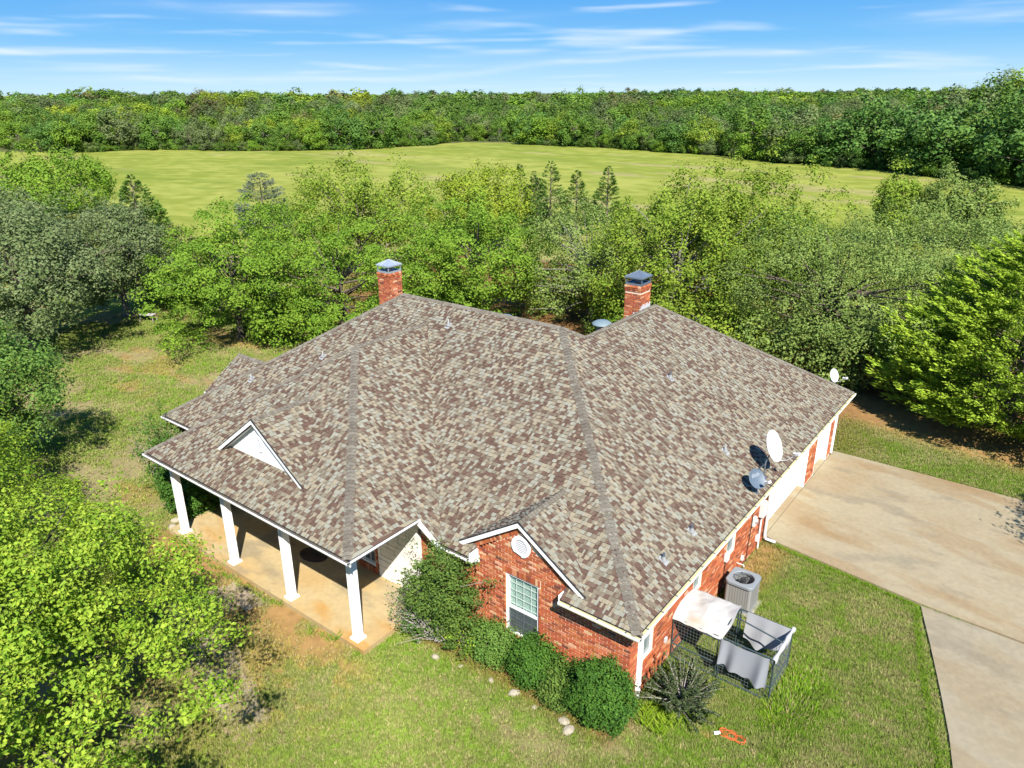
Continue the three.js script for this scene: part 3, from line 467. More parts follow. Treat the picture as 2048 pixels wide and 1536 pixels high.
// ---------- downspouts, meters, cables on the right wall ----------
{
  const sp = (u, v, y0, y1, w, kick) => { const m = new MB(); m.ab(u, u + w * 0.75, y0, y1, v, v + w); if (kick) m.bar(V(u + w * 0.37, y0 + 0.03, v + w / 2), V(u + 0.32, y0 - 0.07, v + w / 2), w * 0.9, w * 0.7, [1, 1, 1]); m.bar(V(u + w * 0.4, y1 - 0.02, v + w / 2), V(-0.0 + 0.05, E - 0.1, v + w / 2), w * 0.9, w * 0.7, [1, 1, 1]); for (const y of [y0 + 0.4, y1 - 0.3]) m.ab(u - 0.005, u + w * 0.75 + 0.006, y, y + 0.03, v - 0.012, v + w + 0.012); return part('downspout', m.geo(), M.trim, house); };
  sp(WU + 0.02, 0.72, 0.12, SOF - 0.1, 0.12, false);
  sp(WU + 0.02, 17.5, 0.2, SOF - 0.1, 0.1, false);
  const t = new MB(); t.tube([V(-0.25, SOF - 0.05, 9.62), V(-0.25, 0.3, 9.62), V(-0.2, 0.17, 9.62), V(0.12, 0.12, 9.68)], 0.05, [1, 1, 1], 10); part('downspout', t.geo(), M.pvc, house);
  const c = new MB(); c.tube([V(-0.28, 1.3, 9.1), V(-0.28, 0.02, 9.1)], 0.035, [1, 1, 1], 8); part('conduit', c.geo(), M.pvc, house);
  const bx = (n, v, y, w, h, d, m = M.pvc) => { const b = new MB(); b.ab(WU + 0.012, WU + 0.012 + d, y - h / 2, y + h / 2, v - w / 2, v + w / 2); return part(n, b.geo(), m, house); };
  const big = bx('electric_box', 9.12, 1.55, 0.3, 0.52, 0.15); { const d = new MB(); d.ab(WU + 0.162, WU + 0.17, 1.33, 1.77, 9.0, 9.24); part('box_door', d.geo(), std(0.6, 0.62, 0.62, 0.4), big); }
  const mt = bx('electric_meter', 8.42, 1.42, 0.2, 0.3, 0.1); { const g = new THREE.CylinderGeometry(0.07, 0.07, 0.06, 16); g.rotateZ(Math.PI / 2); g.translate(WU + 0.14, 1.46, -8.42); part('meter_dial', g, std(0.4, 0.42, 0.42, 0.2), mt); }
  bx('junction_box', 8.98, 0.5, 0.16, 0.2, 0.08); bx('junction_box', 6.22, 1.28, 0.2, 0.26, 0.1); bx('junction_box', 7.7, 0.42, 0.1, 0.14, 0.08); bx('outlet_box', 2.3, 0.85, 0.12, 0.14, 0.05, std(0.5, 0.5, 0.48, 0.5));
  const cb = new MB(); for (const p of [[V(-0.31, SOF, 8.15), V(-0.31, 1.6, 8.3), V(-0.31, 0.05, 8.1)], [V(-0.31, SOF, 8.9), V(-0.31, 1.8, 8.9)], [V(-0.31, 1.15, 6.2), V(-0.31, 0.35, 6.2), V(-0.2, 0.3, 6.15)], [V(-0.31, 2.2, 9.3), V(-0.24, 1.9, 9.4), V(-0.3, 1.6, 9.32)]]) cb.tube(p, 0.012, [1, 1, 1], 5); part('cable', cb.geo(), M.black, house);
  const tp = new MB(); tp.tube([V(WU, 0.42, 7.35), V(-0.1, 0.42, 7.35), V(-0.1, 0.36, 7.35)], 0.018, [1, 1, 1], 6); part('wall_pipe', tp.geo(), M.pvc, house);
}

// ---------- ground, yard, driveway, porch slab ----------
function hillH(u, v) { // the land rises gently to the far right and a little on the far left
  const d = Math.hypot(u - 6, v + 12); return (d > 235 ? 9 * (fbm(u * 0.007 + 3, v * 0.007 + 1, 2) - 0.5) * sstep(235, 480, d) * (1 - sstep(1500, 4000, d) * 0.5) : 0) + 5.5 * sstep(150, 330, d) * sstep(-70, 60, u + 0.35 * (v - 200)) * (1 - sstep(700, 1500, d)) + 2.0 * sstep(190, 360, d) * sstep(-150, -320, u) * (1 - sstep(900, 1600, d));
}
const C = { grass: [0.10, 0.165, 0.018], lush: [0.125, 0.24, 0.012], pale: [0.215, 0.25, 0.058], dry: [0.30, 0.245, 0.115], soil: [0.33, 0.20, 0.078], litter: [0.20, 0.095, 0.04], shade: [0.06, 0.06, 0.03] };
const inPoly = (p, x, y) => { let r = false; for (let i = 0, j = p.length - 1; i < p.length; j = i++) if ((p[i][1] > y) !== (p[j][1] > y) && x < (p[j][0] - p[i][0]) * (y - p[i][1]) / (p[j][1] - p[i][1]) + p[i][0]) r = !r; return r; };
// returns [grass cover 0..1, colour]
function yard(u, v) {
  const n1 = fbm(u * 0.28 + 3, v * 0.28 + 8, 3), n2 = fbm(u * 1.1 + 30, v * 1.1 + 3, 3), n3 = fbm(u * 4.2, v * 4.2 + 50, 3);
  let cover = sstep(0.30, 0.62, n1 * 0.55 + n2 * 0.45 + 0.05), lushK = sstep(0.45, 0.7, fbm(u * 0.5 + 70, v * 0.5, 3));
  let soilK = 0, litterK = 0, paleK = 0.35;
  const frontLawn = sstep(-1.2, -3.2, v) * sstep(-9.5, -5.5, u); cover = lerp(cover, 0.55 + 0.45 * sstep(0.3, 0.6, n2 * 0.6 + n1 * 0.4), frontLawn); paleK = lerp(paleK, 0.75, frontLawn);
  const rightLawn = sstep(-0.3, 0.8, u) * sstep(1.5, 3, v) * sstep(9.6, 9, v); cover = lerp(cover, 0.45 + 0.55 * sstep(0.35, 0.6, n2), rightLawn);
  const ken = Math.exp(-(((u - 3.0) / 0.9) ** 2 + ((v - 2.9) / 1.6) ** 2)); lushK = clamp(lushK * 0.5 + ken * 1.4); cover = clamp(cover + ken);
  const slabFront = sstep(-5.2, -2.6, v) * sstep(0.6, -2, v) * sstep(-6.3, -8.5, u) * sstep(-18.5, -16.5, u); soilK = Math.max(soilK, slabFront * sstep(0.3, 0.62, n2 * 0.7 + n3 * 0.3 + slabFront * 0.12));
  const midFront = sstep(-7.5, -3.5, v) * sstep(-2, -3, v) * sstep(-5, -7.5, u) * sstep(-12, -9, u); soilK = Math.max(soilK, midFront * sstep(0.36, 0.58, n2 * 0.5 + n3 * 0.5) * 0.8);
  const wallR = sstep(1.1, 0.1, u) * sstep(-0.4, -0.2, u) * sstep(6.2, 7.6, v) * sstep(9.8, 9.4, v); soilK = Math.max(soilK, wallR * 0.9);
  const back = sstep(15, 20, v) * sstep(2.5, -3, u + (v - 20) * 0.2); litterK = back * sstep(-38, -28, u + v * 0.3) * sstep(0.25, 0.5, n2 * 0.6 + n3 * 0.4 + 0.1);
  const dl = v - 23.3 + 0.16 * u, dirt = sstep(2.6, 0.6, Math.abs(dl)) * sstep(-6, -1, u); soilK = Math.max(soilK, dirt * sstep(0.28, 0.5, n2 * 0.6 + n3 * 0.4 + 0.06)); litterK = Math.max(litterK, sstep(0.8, 3, dl) * sstep(-8, 0, u));
  const backR = sstep(17.6, 18.4, v) * sstep(22.5, 20.5, v + 0.16 * u) * sstep(-3, 0, u); cover = lerp(cover, 0.5 + 0.5 * sstep(0.3, 0.55, n2), backR); paleK = lerp(paleK, 0.3, backR);
  const left = sstep(-18, -21, u); cover = lerp(cover, sstep(0.34, 0.56, n1 * 0.45 + fbm(u * 0.55 + v * 0.3, v * 0.9 - u * 0.2, 3) * 0.4 + n3 * 0.15), left * 0.9); paleK = lerp(paleK, 0.85, left); soilK = Math.max(soilK, left * sstep(0.58, 0.72, fbm(u * 0.3 + 11, v * 0.6 + 4, 3)) * 0.55);
  const tree = Math.exp(-(((u + 11) / 4.5) ** 2 + ((v + 8) / 4) ** 2)); soilK = Math.max(soilK, tree * 0.6 * sstep(0.3, 0.6, n2));
  soilK = Math.max(soilK, Math.exp(-(((u - 1.55) / 0.22) ** 2 + ((v - 0.82) / 0.1) ** 2) * 2) * 1.0);
  const bed = sstep(-1.25, -0.6, v) * sstep(0.4, 0.2, v) * sstep(-6.6, -6, u) * sstep(0.2, -0.4, u); litterK = Math.max(litterK, bed * 0.8);
  let g = mix3(C.grass, C.pale, paleK * sstep(0.25, 0.75, n2 * 0.5 + n3 * 0.5)); g = mix3(g, C.lush, lushK * 0.6);
  let c = mix3(C.dry, g, clamp(cover * 0.9 + (n3 - 0.5) * 1.3)); c = mix3(c, C.soil, clamp(soilK * 1.05)); c = mix3(c, C.litter, clamp(litterK * 0.9));
  const k = 0.72 + 0.5 * n3 + 0.25 * (n1 - 0.5); return [clamp(cover * (1 - soilK) * (1 - litterK)), [c[0] * k, c[1] * k, c[2] * k]];
}
const yx0 = -62, yx1 = 22, yv0 = -16, yv1 = 48;
{ // far ground, one sheet to the horizon
  const rings = [0, 40, 80, 120, 160, 200, 240, 280, 320, 380, 460, 600, 800, 1100, 1600, 2400, 4000, 7000], seg = 96, pos = [], idx = [], uv = [];
  for (const r of rings) for (let k = 0; k < seg; k++) { const t = k / seg * Math.PI * 2, u = 6 + Math.cos(t) * r, v = -12 + Math.sin(t) * r; pos.push(u, hillH(u, v) - 0.012, -v); uv.push(u / 30, v / 30); }
  for (let r = 0; r < rings.length - 1; r++) for (let k = 0; k < seg; k++) { const a = r * seg + k, b = r * seg + (k + 1) % seg, c = a + seg, d = b + seg; idx.push(a, b, d, a, d, c); }
  const g = new THREE.BufferGeometry(); g.setAttribute('position', new THREE.Float32BufferAttribute(pos, 3)); g.setAttribute('uv', new THREE.Float32BufferAttribute(uv, 2)); g.setIndex(idx); g.computeVertexNormals();
  const tex = noiseTex(512, (i, j) => { const n = fbm(i / 16, j / 16, 4); return mix3([0.05, 0.07, 0.02], [0.12, 0.12, 0.05], n).map(toS); }, true);
  struct('ground', g, matte({ map: tex }));
}
{ // yard sheet with its own colour map in metres
  const R = 2048, t = noiseTex(R, (i, j) => yard(lerp(yx0, yx1, (i + 0.5) / R), lerp(yv0, yv1, (j + 0.5) / R))[1].map(toS), true); t.wrapS = t.wrapT = THREE.ClampToEdgeWrapping;
  const bump = noiseTex(512, (i, j) => { const n = 0.5 * hash2(i, j) + 0.5 * vnoise(i / 3, j / 3); return [n, n, n]; }); bump.repeat.set(60, 46);
  const g = new THREE.PlaneGeometry(yx1 - yx0, yv1 - yv0); g.rotateX(-Math.PI / 2); g.translate((yx0 + yx1) / 2, 0, -(yv0 + yv1) / 2);
  struct('lawn', g, matte({ map: t, bumpMap: bump, bumpScale: 0.02 }));
}
const fieldEdge = [[-250, 75], [-217, 78], [-210, 100], [-184, 112], [-162, 131], [-157, 161], [-165, 177], [-147, 188], [-134, 177], [-109, 178], [-84, 171], [-67, 168], [-51, 157], [-29, 151], [-16, 142], [-3, 135], [30, 118], [70, 95]];
{ // meadow
  const x0 = -262, x1 = 90, v0 = 6, v1 = 200, R = 2048;
  const t = noiseTex(R, (i, j) => { const u = lerp(x0, x1, (i + 0.5) / R), v = lerp(v0, v1, (j + 0.5) / R), n = fbm(u * 0.03, v * 0.05, 4), n2 = fbm(u * 0.35, v * 0.5, 3), n3 = fbm(u * 0.05 + 8, v * 0.16 + 9, 3); let c = mix3([0.175, 0.205, 0.030], [0.245, 0.255, 0.055], sstep(0.3, 0.7, n * 0.5 + n2 * 0.5)); c = mix3(c, [0.135, 0.175, 0.026], sstep(0.52, 0.72, n3) * 0.6); c = mix3(c, [0.27, 0.23, 0.10], sstep(0.60, 0.74, fbm(u * 0.045 + 3, v * 0.14, 3)) * 0.65); const k = 0.9 + 0.2 * n2; return c.map(q => toS(q * k)); }, true); t.wrapS = t.wrapT = THREE.ClampToEdgeWrapping;
  const sh = new THREE.Shape([[-262, 60], ...fieldEdge.map(p => p), [90, 84], [90, 34], [40, 30], [-20, 44], [-61.5, 40], [-61.5, 8], [-262, 8]].map(p => new THREE.Vector2(p[0], p[1]))), g = new THREE.ShapeGeometry(sh), p = g.attributes.position, uv = g.attributes.uv;
  for (let i = 0; i < p.count; i++) { const u = p.getX(i), v = p.getY(i); uv.setXY(i, (u - x0) / (x1 - x0), (v - v0) / (v1 - v0)); p.setXYZ(i, u, 0.006 + Math.max(0, hillH(u, v)), -v); }
  g.computeVertexNormals(); struct('meadow', g, matte({ map: t }));
}
function slabTex(seed, base, stain, R, w, h, streak) { return noiseTex(R, (i, j) => { const x = i / R * w, y = j / R * h, n = fbm(x * 0.5 + seed, y * 0.9 + seed, 4), s = fbm(x * streak[0] + 4 + seed, y * streak[1] + x * streak[2], 4), f = fbm(x * 9, y * 9 + seed, 3), sp = hash2(i * 3 + seed, j); let c = mix3(base, stain, sstep(0.4, 0.75, n) * 0.55 + sstep(0.5, 0.75, s) * 0.8); c = mix3(c, [0.165, 0.14, 0.095], sstep(0.60, 0.8, fbm(x * 0.6 + 60 + seed, y * 1.3, 4)) * 0.55); const k = 0.88 + 0.24 * f - (sp > 0.9985 ? 0.3 : 0); return c.map(q => toS(q * k)); }, true); }
function slabGeo(poly, y0, y1, ub, ue, vb, ve) { const g = new THREE.ExtrudeGeometry(new THREE.Shape(poly.map(p => new THREE.Vector2(...p))), { depth: y1 - y0, bevelEnabled: false }), p = g.attributes.position, uv = g.attributes.uv; for (let i = 0; i < p.count; i++) { const u = p.getX(i), v = p.getY(i), z = p.getZ(i); uv.setXY(i, (u - ub) / (ue - ub), (v - vb) / (ve - vb)); p.setXYZ(i, u, y0 + z, -v); } g.computeVertexNormals(); return g; }
struct('porch_floor', slabGeo([[-17.05, -2.3], [-6.98, -2.3], [-6.98, 0.34], [-17.05, 0.34]], -0.2, 0.15, -17.05, -6.98, -2.3, 0.34), std(1, 1, 1, 0.85, { map: slabTex(3, [0.37, 0.285, 0.145], [0.36, 0.215, 0.07], 1024, 10, 2.64, [0.5, 1.6, 0.3]) }));
{
  const up = [[WU - 0.3, 9.93], [-0.3, 9.93], [0.2, 9.75], [4.65, 9.12], [7.5, 9.0], [16, 8.6], [22, 9], [22, 16.6], [12, 17.6], [6.53, 18.0], [3, 18.02], [-0.3, 18.02], [-0.3, 16.97], [WU - 0.3, 16.97]];
  struct('driveway', slabGeo(up, -0.2, 0.10, -1, 22, 8, 19), std(1, 1, 1, 0.9, { map: slabTex(9, [0.27, 0.225, 0.14], [0.235, 0.17, 0.09], 2048, 23, 11, [0.35, 1.3, 0.25]) }));
  const lo = [[4.66, 9.07], [5.2, 7.4], [5.75, 5.6], [6.15, 4.2], [6.38, 3.2], [6.45, 2], [6.4, -2], [6.3, -9], [22, -9], [22, 8.9], [16, 8.54], [7.5, 8.94]];
  struct('driveway_apron', slabGeo(lo, -0.2, 0.075, 4, 22, -9, 9.2), std(1, 1, 1, 0.9, { map: slabTex(21, [0.25, 0.215, 0.143], [0.23, 0.18, 0.105], 1024, 18, 18, [0.4, 0.9, 0.3]) }));
  const jm = new MB(); jm.ab(-0.33, -0.315, 0.1005, 0.1045, 9.95, 17.0); part('expansion_joint', jm.geo(), std(0.08, 0.07, 0.05), scene, 'structure');
}
{ // stepping path of concrete pavers in front of the porch
  const path = part('paver_path', (() => { const s = [[-13.4, -3.4], [-12.2, -2.4], [-11.1, -2.4], [-11.6, -3.7], [-7.2, -5.1], [-6.7, -6.2], [-9, -6.0], [-13, -4.6]]; return slabGeo(s, -0.05, 0.008, -14, -6, -7, -2); })(), std(0.25, 0.18, 0.10, 1), scene, 'structure');
  rnd = mulberry(99);
  const pv = (u, v, a, w, l) => { const j = rr(0.8, 1.1), m = new MB(), d = new THREE.Vector3(Math.cos(a), 0, -Math.sin(a)), e = new THREE.Vector3(Math.sin(a), 0, Math.cos(a)), y = rr(0.012, 0.03); m.box(V(u, y - 0.02, v), d.multiplyScalar(l / 2), new THREE.Vector3(rr(-0.01, 0.01), 0.02, rr(-0.01, 0.01)), e.multiplyScalar(w / 2), [1, 1, 1]); part('paver', m.geo(), std(0.30 * j, 0.235 * j, 0.16 * j, 0.95), path); };
  const ax = [-13.0, -3.95], bx2 = [-7.1, -5.75], an = Math.atan2(bx2[1] - ax[1], bx2[0] - ax[0]), ln = Math.hypot(bx2[0] - ax[0], bx2[1] - ax[1]);
  for (let r = 0; r < 3; r++) for (let t = (r % 2) * 0.2; t < ln - 0.2; t += 0.44) { if (rnd() < 0.08) continue; const o = (r - 1) * 0.33 + rr(-0.02, 0.02); pv(ax[0] + Math.cos(an) * t - Math.sin(an) * o, ax[1] + Math.sin(an) * t + Math.cos(an) * o, an + rr(-0.05, 0.05), 0.3, 0.4); }
  for (let r = 0; r < 3; r++) for (let t = 0; t < 4; t++) if (rnd() > 0.1) pv(-12.7 + t * 0.42 + r * 0.1, -3.35 + r * 0.33, rr(-0.06, 0.06), 0.3, 0.4);
}

// ---------- foliage ----------
const leafMat = new THREE.MeshPhysicalMaterial({ color: 0xffffff, vertexColors: true, roughness: 0.7, specularIntensity: 0.3, transmission: 0.32, thickness: 0, side: THREE.DoubleSide });
const plainLeaf = matte({ vertexColors: true });
class Leaves {
  constructor() { this.p = []; this.c = []; this.i = []; }
  leaf(x, y, z, dx, dy, dz, nx, ny, nz, len, wid, col) { // d = along, n = face normal
    let l = Math.hypot(dx, dy, dz) || 1; dx /= l; dy /= l; dz /= l;
    let sx = dy * nz - dz * ny, sy = dz * nx - dx * nz, sz = dx * ny - dy * nx; l = Math.hypot(sx, sy, sz) || 1; sx *= wid / l / 2; sy *= wid / l / 2; sz *= wid / l / 2;
    const k = this.p.length / 3, h = len * 0.5, f = wid * 0.18;
    this.p.push(x, y, z, x + dx * h + sx + nx * f, y + dy * h + sy + ny * f, z + dz * h + sz + nz * f, x + dx * len, y + dy * len, z + dz * len, x + dx * h - sx + nx * f, y + dy * h - sy + ny * f, z + dz * h - sz + nz * f);
    for (let q = 0; q < 4; q++) this.c.push(col[0], col[1], col[2]);
    this.i.push(k, k + 1, k + 2, k, k + 2, k + 3);
  }
  geo() { const g = new THREE.BufferGeometry(); g.setAttribute('position', new THREE.Float32BufferAttribute(this.p, 3)); g.setAttribute('color', new THREE.Float32BufferAttribute(this.c, 3)); g.setIndex(this.i); return g; }
}
const tones = {
  oak: [[0.085, 0.135, 0.036], [0.20, 0.25, 0.10]], elm: [[0.085, 0.185, 0.010], [0.22, 0.34, 0.030]], pear: [[0.105, 0.19, 0.010], [0.275, 0.36, 0.038]], greyelm: [[0.105, 0.18, 0.026], [0.25, 0.33, 0.080]], yellow: [[0.14, 0.22, 0.010], [0.30, 0.37, 0.032]],
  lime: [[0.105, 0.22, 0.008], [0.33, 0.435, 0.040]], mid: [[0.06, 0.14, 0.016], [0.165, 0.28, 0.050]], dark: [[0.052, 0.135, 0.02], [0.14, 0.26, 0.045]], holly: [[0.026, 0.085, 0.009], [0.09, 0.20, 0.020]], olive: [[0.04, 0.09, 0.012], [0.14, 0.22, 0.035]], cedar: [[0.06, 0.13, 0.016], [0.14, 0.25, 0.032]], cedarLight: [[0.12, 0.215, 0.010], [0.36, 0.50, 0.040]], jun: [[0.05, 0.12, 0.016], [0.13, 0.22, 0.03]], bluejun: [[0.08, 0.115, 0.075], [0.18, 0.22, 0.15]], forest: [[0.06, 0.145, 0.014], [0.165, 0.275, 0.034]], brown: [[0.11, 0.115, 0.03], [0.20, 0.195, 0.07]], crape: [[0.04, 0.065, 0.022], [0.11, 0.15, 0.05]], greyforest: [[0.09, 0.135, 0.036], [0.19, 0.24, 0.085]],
};
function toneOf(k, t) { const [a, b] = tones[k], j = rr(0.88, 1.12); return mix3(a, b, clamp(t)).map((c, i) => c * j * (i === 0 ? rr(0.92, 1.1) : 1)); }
// broadleaf crown: clumps of leaves on an uneven ellipsoid; local origin at the tree's foot
function crown(L, o) {
  const { rx, ry, rz, cy, clumps, per, leaf, clumpR = 0.55, tone, flat = 1, inner = 0.3, rough = 0.3, droop = 0.1, low = -0.85, stretch = 0 } = o, sx = rnd() * 99, sy = rnd() * 99, pts = [];
  for (let k = 0; k < clumps; k++) {
    const y = lerp(low, 1, Math.pow(rnd(), 0.85)), t = rnd() * Math.PI * 2, s = Math.sqrt(Math.max(0, 1 - y * y));
    const lob = 1 + rough * (2 * fbm(Math.cos(t) * 1.6 + sx, y * 1.9 + Math.sin(t) * 1.6 + sy, 3) - 1) * 1.7;
    const rad = (rnd() < inner ? rr(0.35, 0.8) : rr(0.82, 1.04)) * lob, cx = Math.cos(t) * s * rx * rad, cz = Math.sin(t) * s * rz * rad, cyy = cy + y * ry * rad;
    const nl = Math.hypot(cx / rx, y, cz / rz) || 1, ox = cx / rx / nl, oy = y / nl, oz = cz / rz / nl, R = clumpR * rr(0.65, 1.35), ct = rr(-0.25, 0.25);
    pts.push([cx, cyy, cz]);
    for (let q = 0; q < per; q++) {
      let a = gauss(), b = gauss() * flat, c = gauss(); const so = stretch * R * Math.abs(gauss()) * 1.6, px = cx + a * R + ox * so, py = cyy + b * R - droop * R * (a * a + c * c) + Math.max(oy, 0) * so * 0.8, pz = cz + c * R + oz * so;
      const gl = Math.hypot(a, b, c) || 1; let nx = ox * 0.5 + a / gl * 0.75 + gauss() * 0.5, ny = oy * 0.35 + 0.35 + b / gl * 0.7 + gauss() * 0.45, nz = oz * 0.5 + c / gl * 0.75 + gauss() * 0.5; const l = Math.hypot(nx, ny, nz) || 1; nx /= l; ny /= l; nz /= l;
      const an = rnd() * 6.283; let dx = Math.cos(an) + ox * 0.5, dy = gauss() * 0.4 - 0.1, dz = Math.sin(an) + oz * 0.5; const dn = dx * nx + dy * ny + dz * nz; dx -= dn * nx; dy -= dn * ny; dz -= dn * nz;
      const s2 = leaf * rr(0.65, 1.3); L.leaf(px, py, pz, dx, dy, dz, nx, ny, nz, s2, s2 * rr(0.5, 0.75), toneOf(tone, 0.5 + ct + gauss() * 0.35 + b * 0.1));
    }
  }
  return pts;
}
function limbs(m, o, pts, r0, col) { // trunk plus limbs that reach towards clump centres
  const top = o.cy + o.ry * 0.35; m.tube([new THREE.Vector3(0, -0.1, 0), new THREE.Vector3(rr(-0.1, 0.1), o.cy * 0.5, rr(-0.1, 0.1)), new THREE.Vector3(rr(-0.3, 0.3), top, rr(-0.3, 0.3))], [r0, r0 * 0.75, r0 * 0.3], col, 8);
  const n = Math.min(pts.length, o.limbs ?? 26);
  for (let k = 0; k < n; k++) { const [x, y, z] = pts[(k * 37) % pts.length], h = lerp(o.cy * 0.35, Math.min(top * 0.9, y), rr(0.2, 0.9)); m.tube([new THREE.Vector3(0, h, 0), new THREE.Vector3(x * 0.5 + rr(-0.2, 0.2), lerp(h, y, 0.55) + 0.1, z * 0.5 + rr(-0.2, 0.2)), new THREE.Vector3(x, y, z)], [r0 * 0.38, r0 * 0.2, 0.012], col, 5); }
}
const barkM = vcol(0.95);
function broadleaf(name, label, cat, u, v, o, group) {
  const t = thing(name, label, cat, V(u, hillH(u, v), v), group), L = new Leaves(), m = new MB(); const pts = crown(L, o);
  for (const ex of o.extra ?? []) pts.push(...crown(L, { ...o, ...ex }));
  limbs(m, o, pts, o.trunk ?? 0.2, o.barkCol ?? [0.10, 0.08, 0.06]);
  part('trunk', m.geo(), barkM, t); part('crown', L.geo(), leafMat, t); return t;
}
// cedar or juniper: tiers of outward sprays
function conifer(name, label, cat, u, v, o, group) {
  const t = thing(name, label, cat, V(u, hillH(u, v), v), group), { h, r, n, spray = 0.28, tone, low = 0.04, sharp = 0.9, per = 26, thin = 1 } = o, L = new Leaves(), m = new MB();
  m.tube([new THREE.Vector3(0, -0.1, 0), new THREE.Vector3(0, h * 0.55, 0), new THREE.Vector3(0, h * 0.97, 0)], [o.trunk ?? 0.16, 0.08, 0.015], [0.13, 0.10, 0.075], 7);
  const sd = rnd() * 50;
  for (let k = 0; k < n; k++) {
    const f = low + (1 - low) * Math.pow(rnd(), 1.25), az = rnd() * 6.283, prof = Math.pow(1 - f, sharp) * (0.75 + 0.5 * fbm(az * 1.4 + sd, f * 5, 2)) * (0.55 + 0.45 * sstep(0, 0.15, f - low + 0.05)), R = r * prof + 0.12, y0 = f * h, ca = Math.cos(az), sa = Math.sin(az), rise = rr(0.05, 0.4);
    const tip = new THREE.Vector3(ca * R, y0 + R * rise, sa * R); if (k % 5 === 0) m.tube([new THREE.Vector3(0, y0 - 0.1, 0), tip.clone().multiplyScalar(0.55).setY(y0 + R * rise * 0.3), tip], [0.03, 0.018, 0.006], [0.15, 0.12, 0.09], 4);
    const ct = rr(-0.2, 0.2);
    for (let q = 0; q < per; q++) {
      const s = 0.3 + 0.7 * Math.sqrt(rnd()), w = ((1.1 - s * 0.75) * R * 0.22 + 0.05) * thin, a = gauss() * w, b = gauss() * w * 0.42 - 0.04 - (thin < 1 ? Math.abs(a) * 0.35 : 0);
      const x = ca * R * s - sa * a, z = sa * R * s + ca * a, y = y0 + R * s * s * rise + b; let dx = ca + gauss() * 0.55, dy = 0.25 + rise * 0.6 + gauss() * 0.35, dz = sa + gauss() * 0.55; let nx = gauss() * 0.55 + ca * 0.75, ny = 0.6 + gauss() * 0.35, nz = gauss() * 0.55 + sa * 0.75;
      const dl = Math.hypot(dx, dy, dz); dx /= dl; dy /= dl; dz /= dl; const dn = dx * nx + dy * ny + dz * nz; nx -= dn * dx; ny -= dn * dy; nz -= dn * dz; const nl = Math.hypot(nx, ny, nz) || 1;
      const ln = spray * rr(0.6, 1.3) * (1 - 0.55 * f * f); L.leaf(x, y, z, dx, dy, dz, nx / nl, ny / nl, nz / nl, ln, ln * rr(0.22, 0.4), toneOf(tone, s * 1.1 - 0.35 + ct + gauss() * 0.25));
    }
  }
  part('trunk', m.geo(), barkM, t); part('crown', L.geo(), leafMat, t); return t;
}
rnd = mulberry(2024);
// foreground trees, lower left
broadleaf('leafy_tree', 'big bright lime green tree filling the lower left corner of the photo', 'tree', -10.7, -10.25, { rx: 4.7, ry: 2.6, rz: 4.3, cy: 3.5, clumps: 1000, per: 120, inner: 0.35, leaf: 0.095, clumpR: 0.32, stretch: 0.75, tone: 'lime', flat: 0.55, rough: 0.34, trunk: 0.2, low: -0.7, limbs: 60 });
broadleaf('leafy_tree', 'lime green tree at the left edge, just above the biggest corner tree', 'tree', -20.2, -8.1, { rx: 3.1, ry: 2.4, rz: 2.9, cy: 3.3, clumps: 360, per: 90, leaf: 0.1, clumpR: 0.34, stretch: 1.1, tone: 'lime', flat: 0.55, rough: 0.36, trunk: 0.16, low: -0.7, limbs: 40 });
broadleaf('leafy_tree', 'dark blue green tree at the left edge above the lime green ones', 'tree', -26.2, -4.4, { rx: 2.9, ry: 2.6, rz: 2.6, cy: 3.6, clumps: 260, per: 90, leaf: 0.13, clumpR: 0.42, tone: 'mid', rough: 0.3, trunk: 0.15 });
// left yard oaks
broadleaf('oak_tree', 'large grey green oak at the left edge of the side lawn', 'tree', -42.6, 3.2, { rx: 6.2, ry: 3.96, rz: 6, cy: 4.86, clumps: 494, inner: 0.22, per: 87, leaf: 0.170, clumpR: 0.47, tone: 'oak', rough: 0.36, stretch: 0.4, trunk: 0.3, low: -0.9 });
broadleaf('oak_tree', 'grey green oak with bare twigs, right of the larger oak by the side lawn', 'tree', -45.5, 10.4, { rx: 4.5, ry: 3.33, rz: 4.2, cy: 4.14, clumps: 313, inner: 0.22, per: 83, leaf: 0.163, clumpR: 0.44, tone: 'oak', rough: 0.39, stretch: 0.4, trunk: 0.25, low: -0.9, limbs: 70, barkCol: [0.2, 0.18, 0.16] });
broadleaf('leafy_tree', 'bright green bushy tree far left, standing against the meadow', 'tree', -96.8, 25.6, { rx: 8.5, ry: 3.96, rz: 7, cy: 4.32, clumps: 247, inner: 0.22, per: 83, leaf: 0.306, clumpR: 0.73, tone: 'elm', rough: 0.39 });
broadleaf('oak_tree', 'dull green tree at the far left edge behind the large oak', 'tree', -66, 8.5, { rx: 5.5, ry: 3.60, rz: 5, cy: 4.14, clumps: 190, inner: 0.22, per: 76, leaf: 0.245, clumpR: 0.58, tone: 'oak', rough: 0.39 });
conifer('cedar_tree', 'dark pointed cedar against the meadow, left of the gap in the trees', 'tree', -66, 22.3, { h: 7.4, r: 3.6, n: 340, tone: 'cedar', spray: 0.4 });
conifer('cedar_tree', 'grey blue juniper top showing behind the light green elms at left', 'tree', -64, 34.8, { h: 6.7, r: 3.2, n: 260, tone: 'bluejun', spray: 0.36, sharp: 0.5 });
broadleaf('shrub', 'reddish green shrub in the gap between the cedar and the elms', 'shrub', -53.1, 18.1, { rx: 2.8, ry: 1.89, rz: 2.6, cy: 1.98, clumps: 104, inner: 0.22, per: 83, leaf: 0.190, clumpR: 0.36, tone: 'brown', stretch: 0.4, trunk: 0.1 });
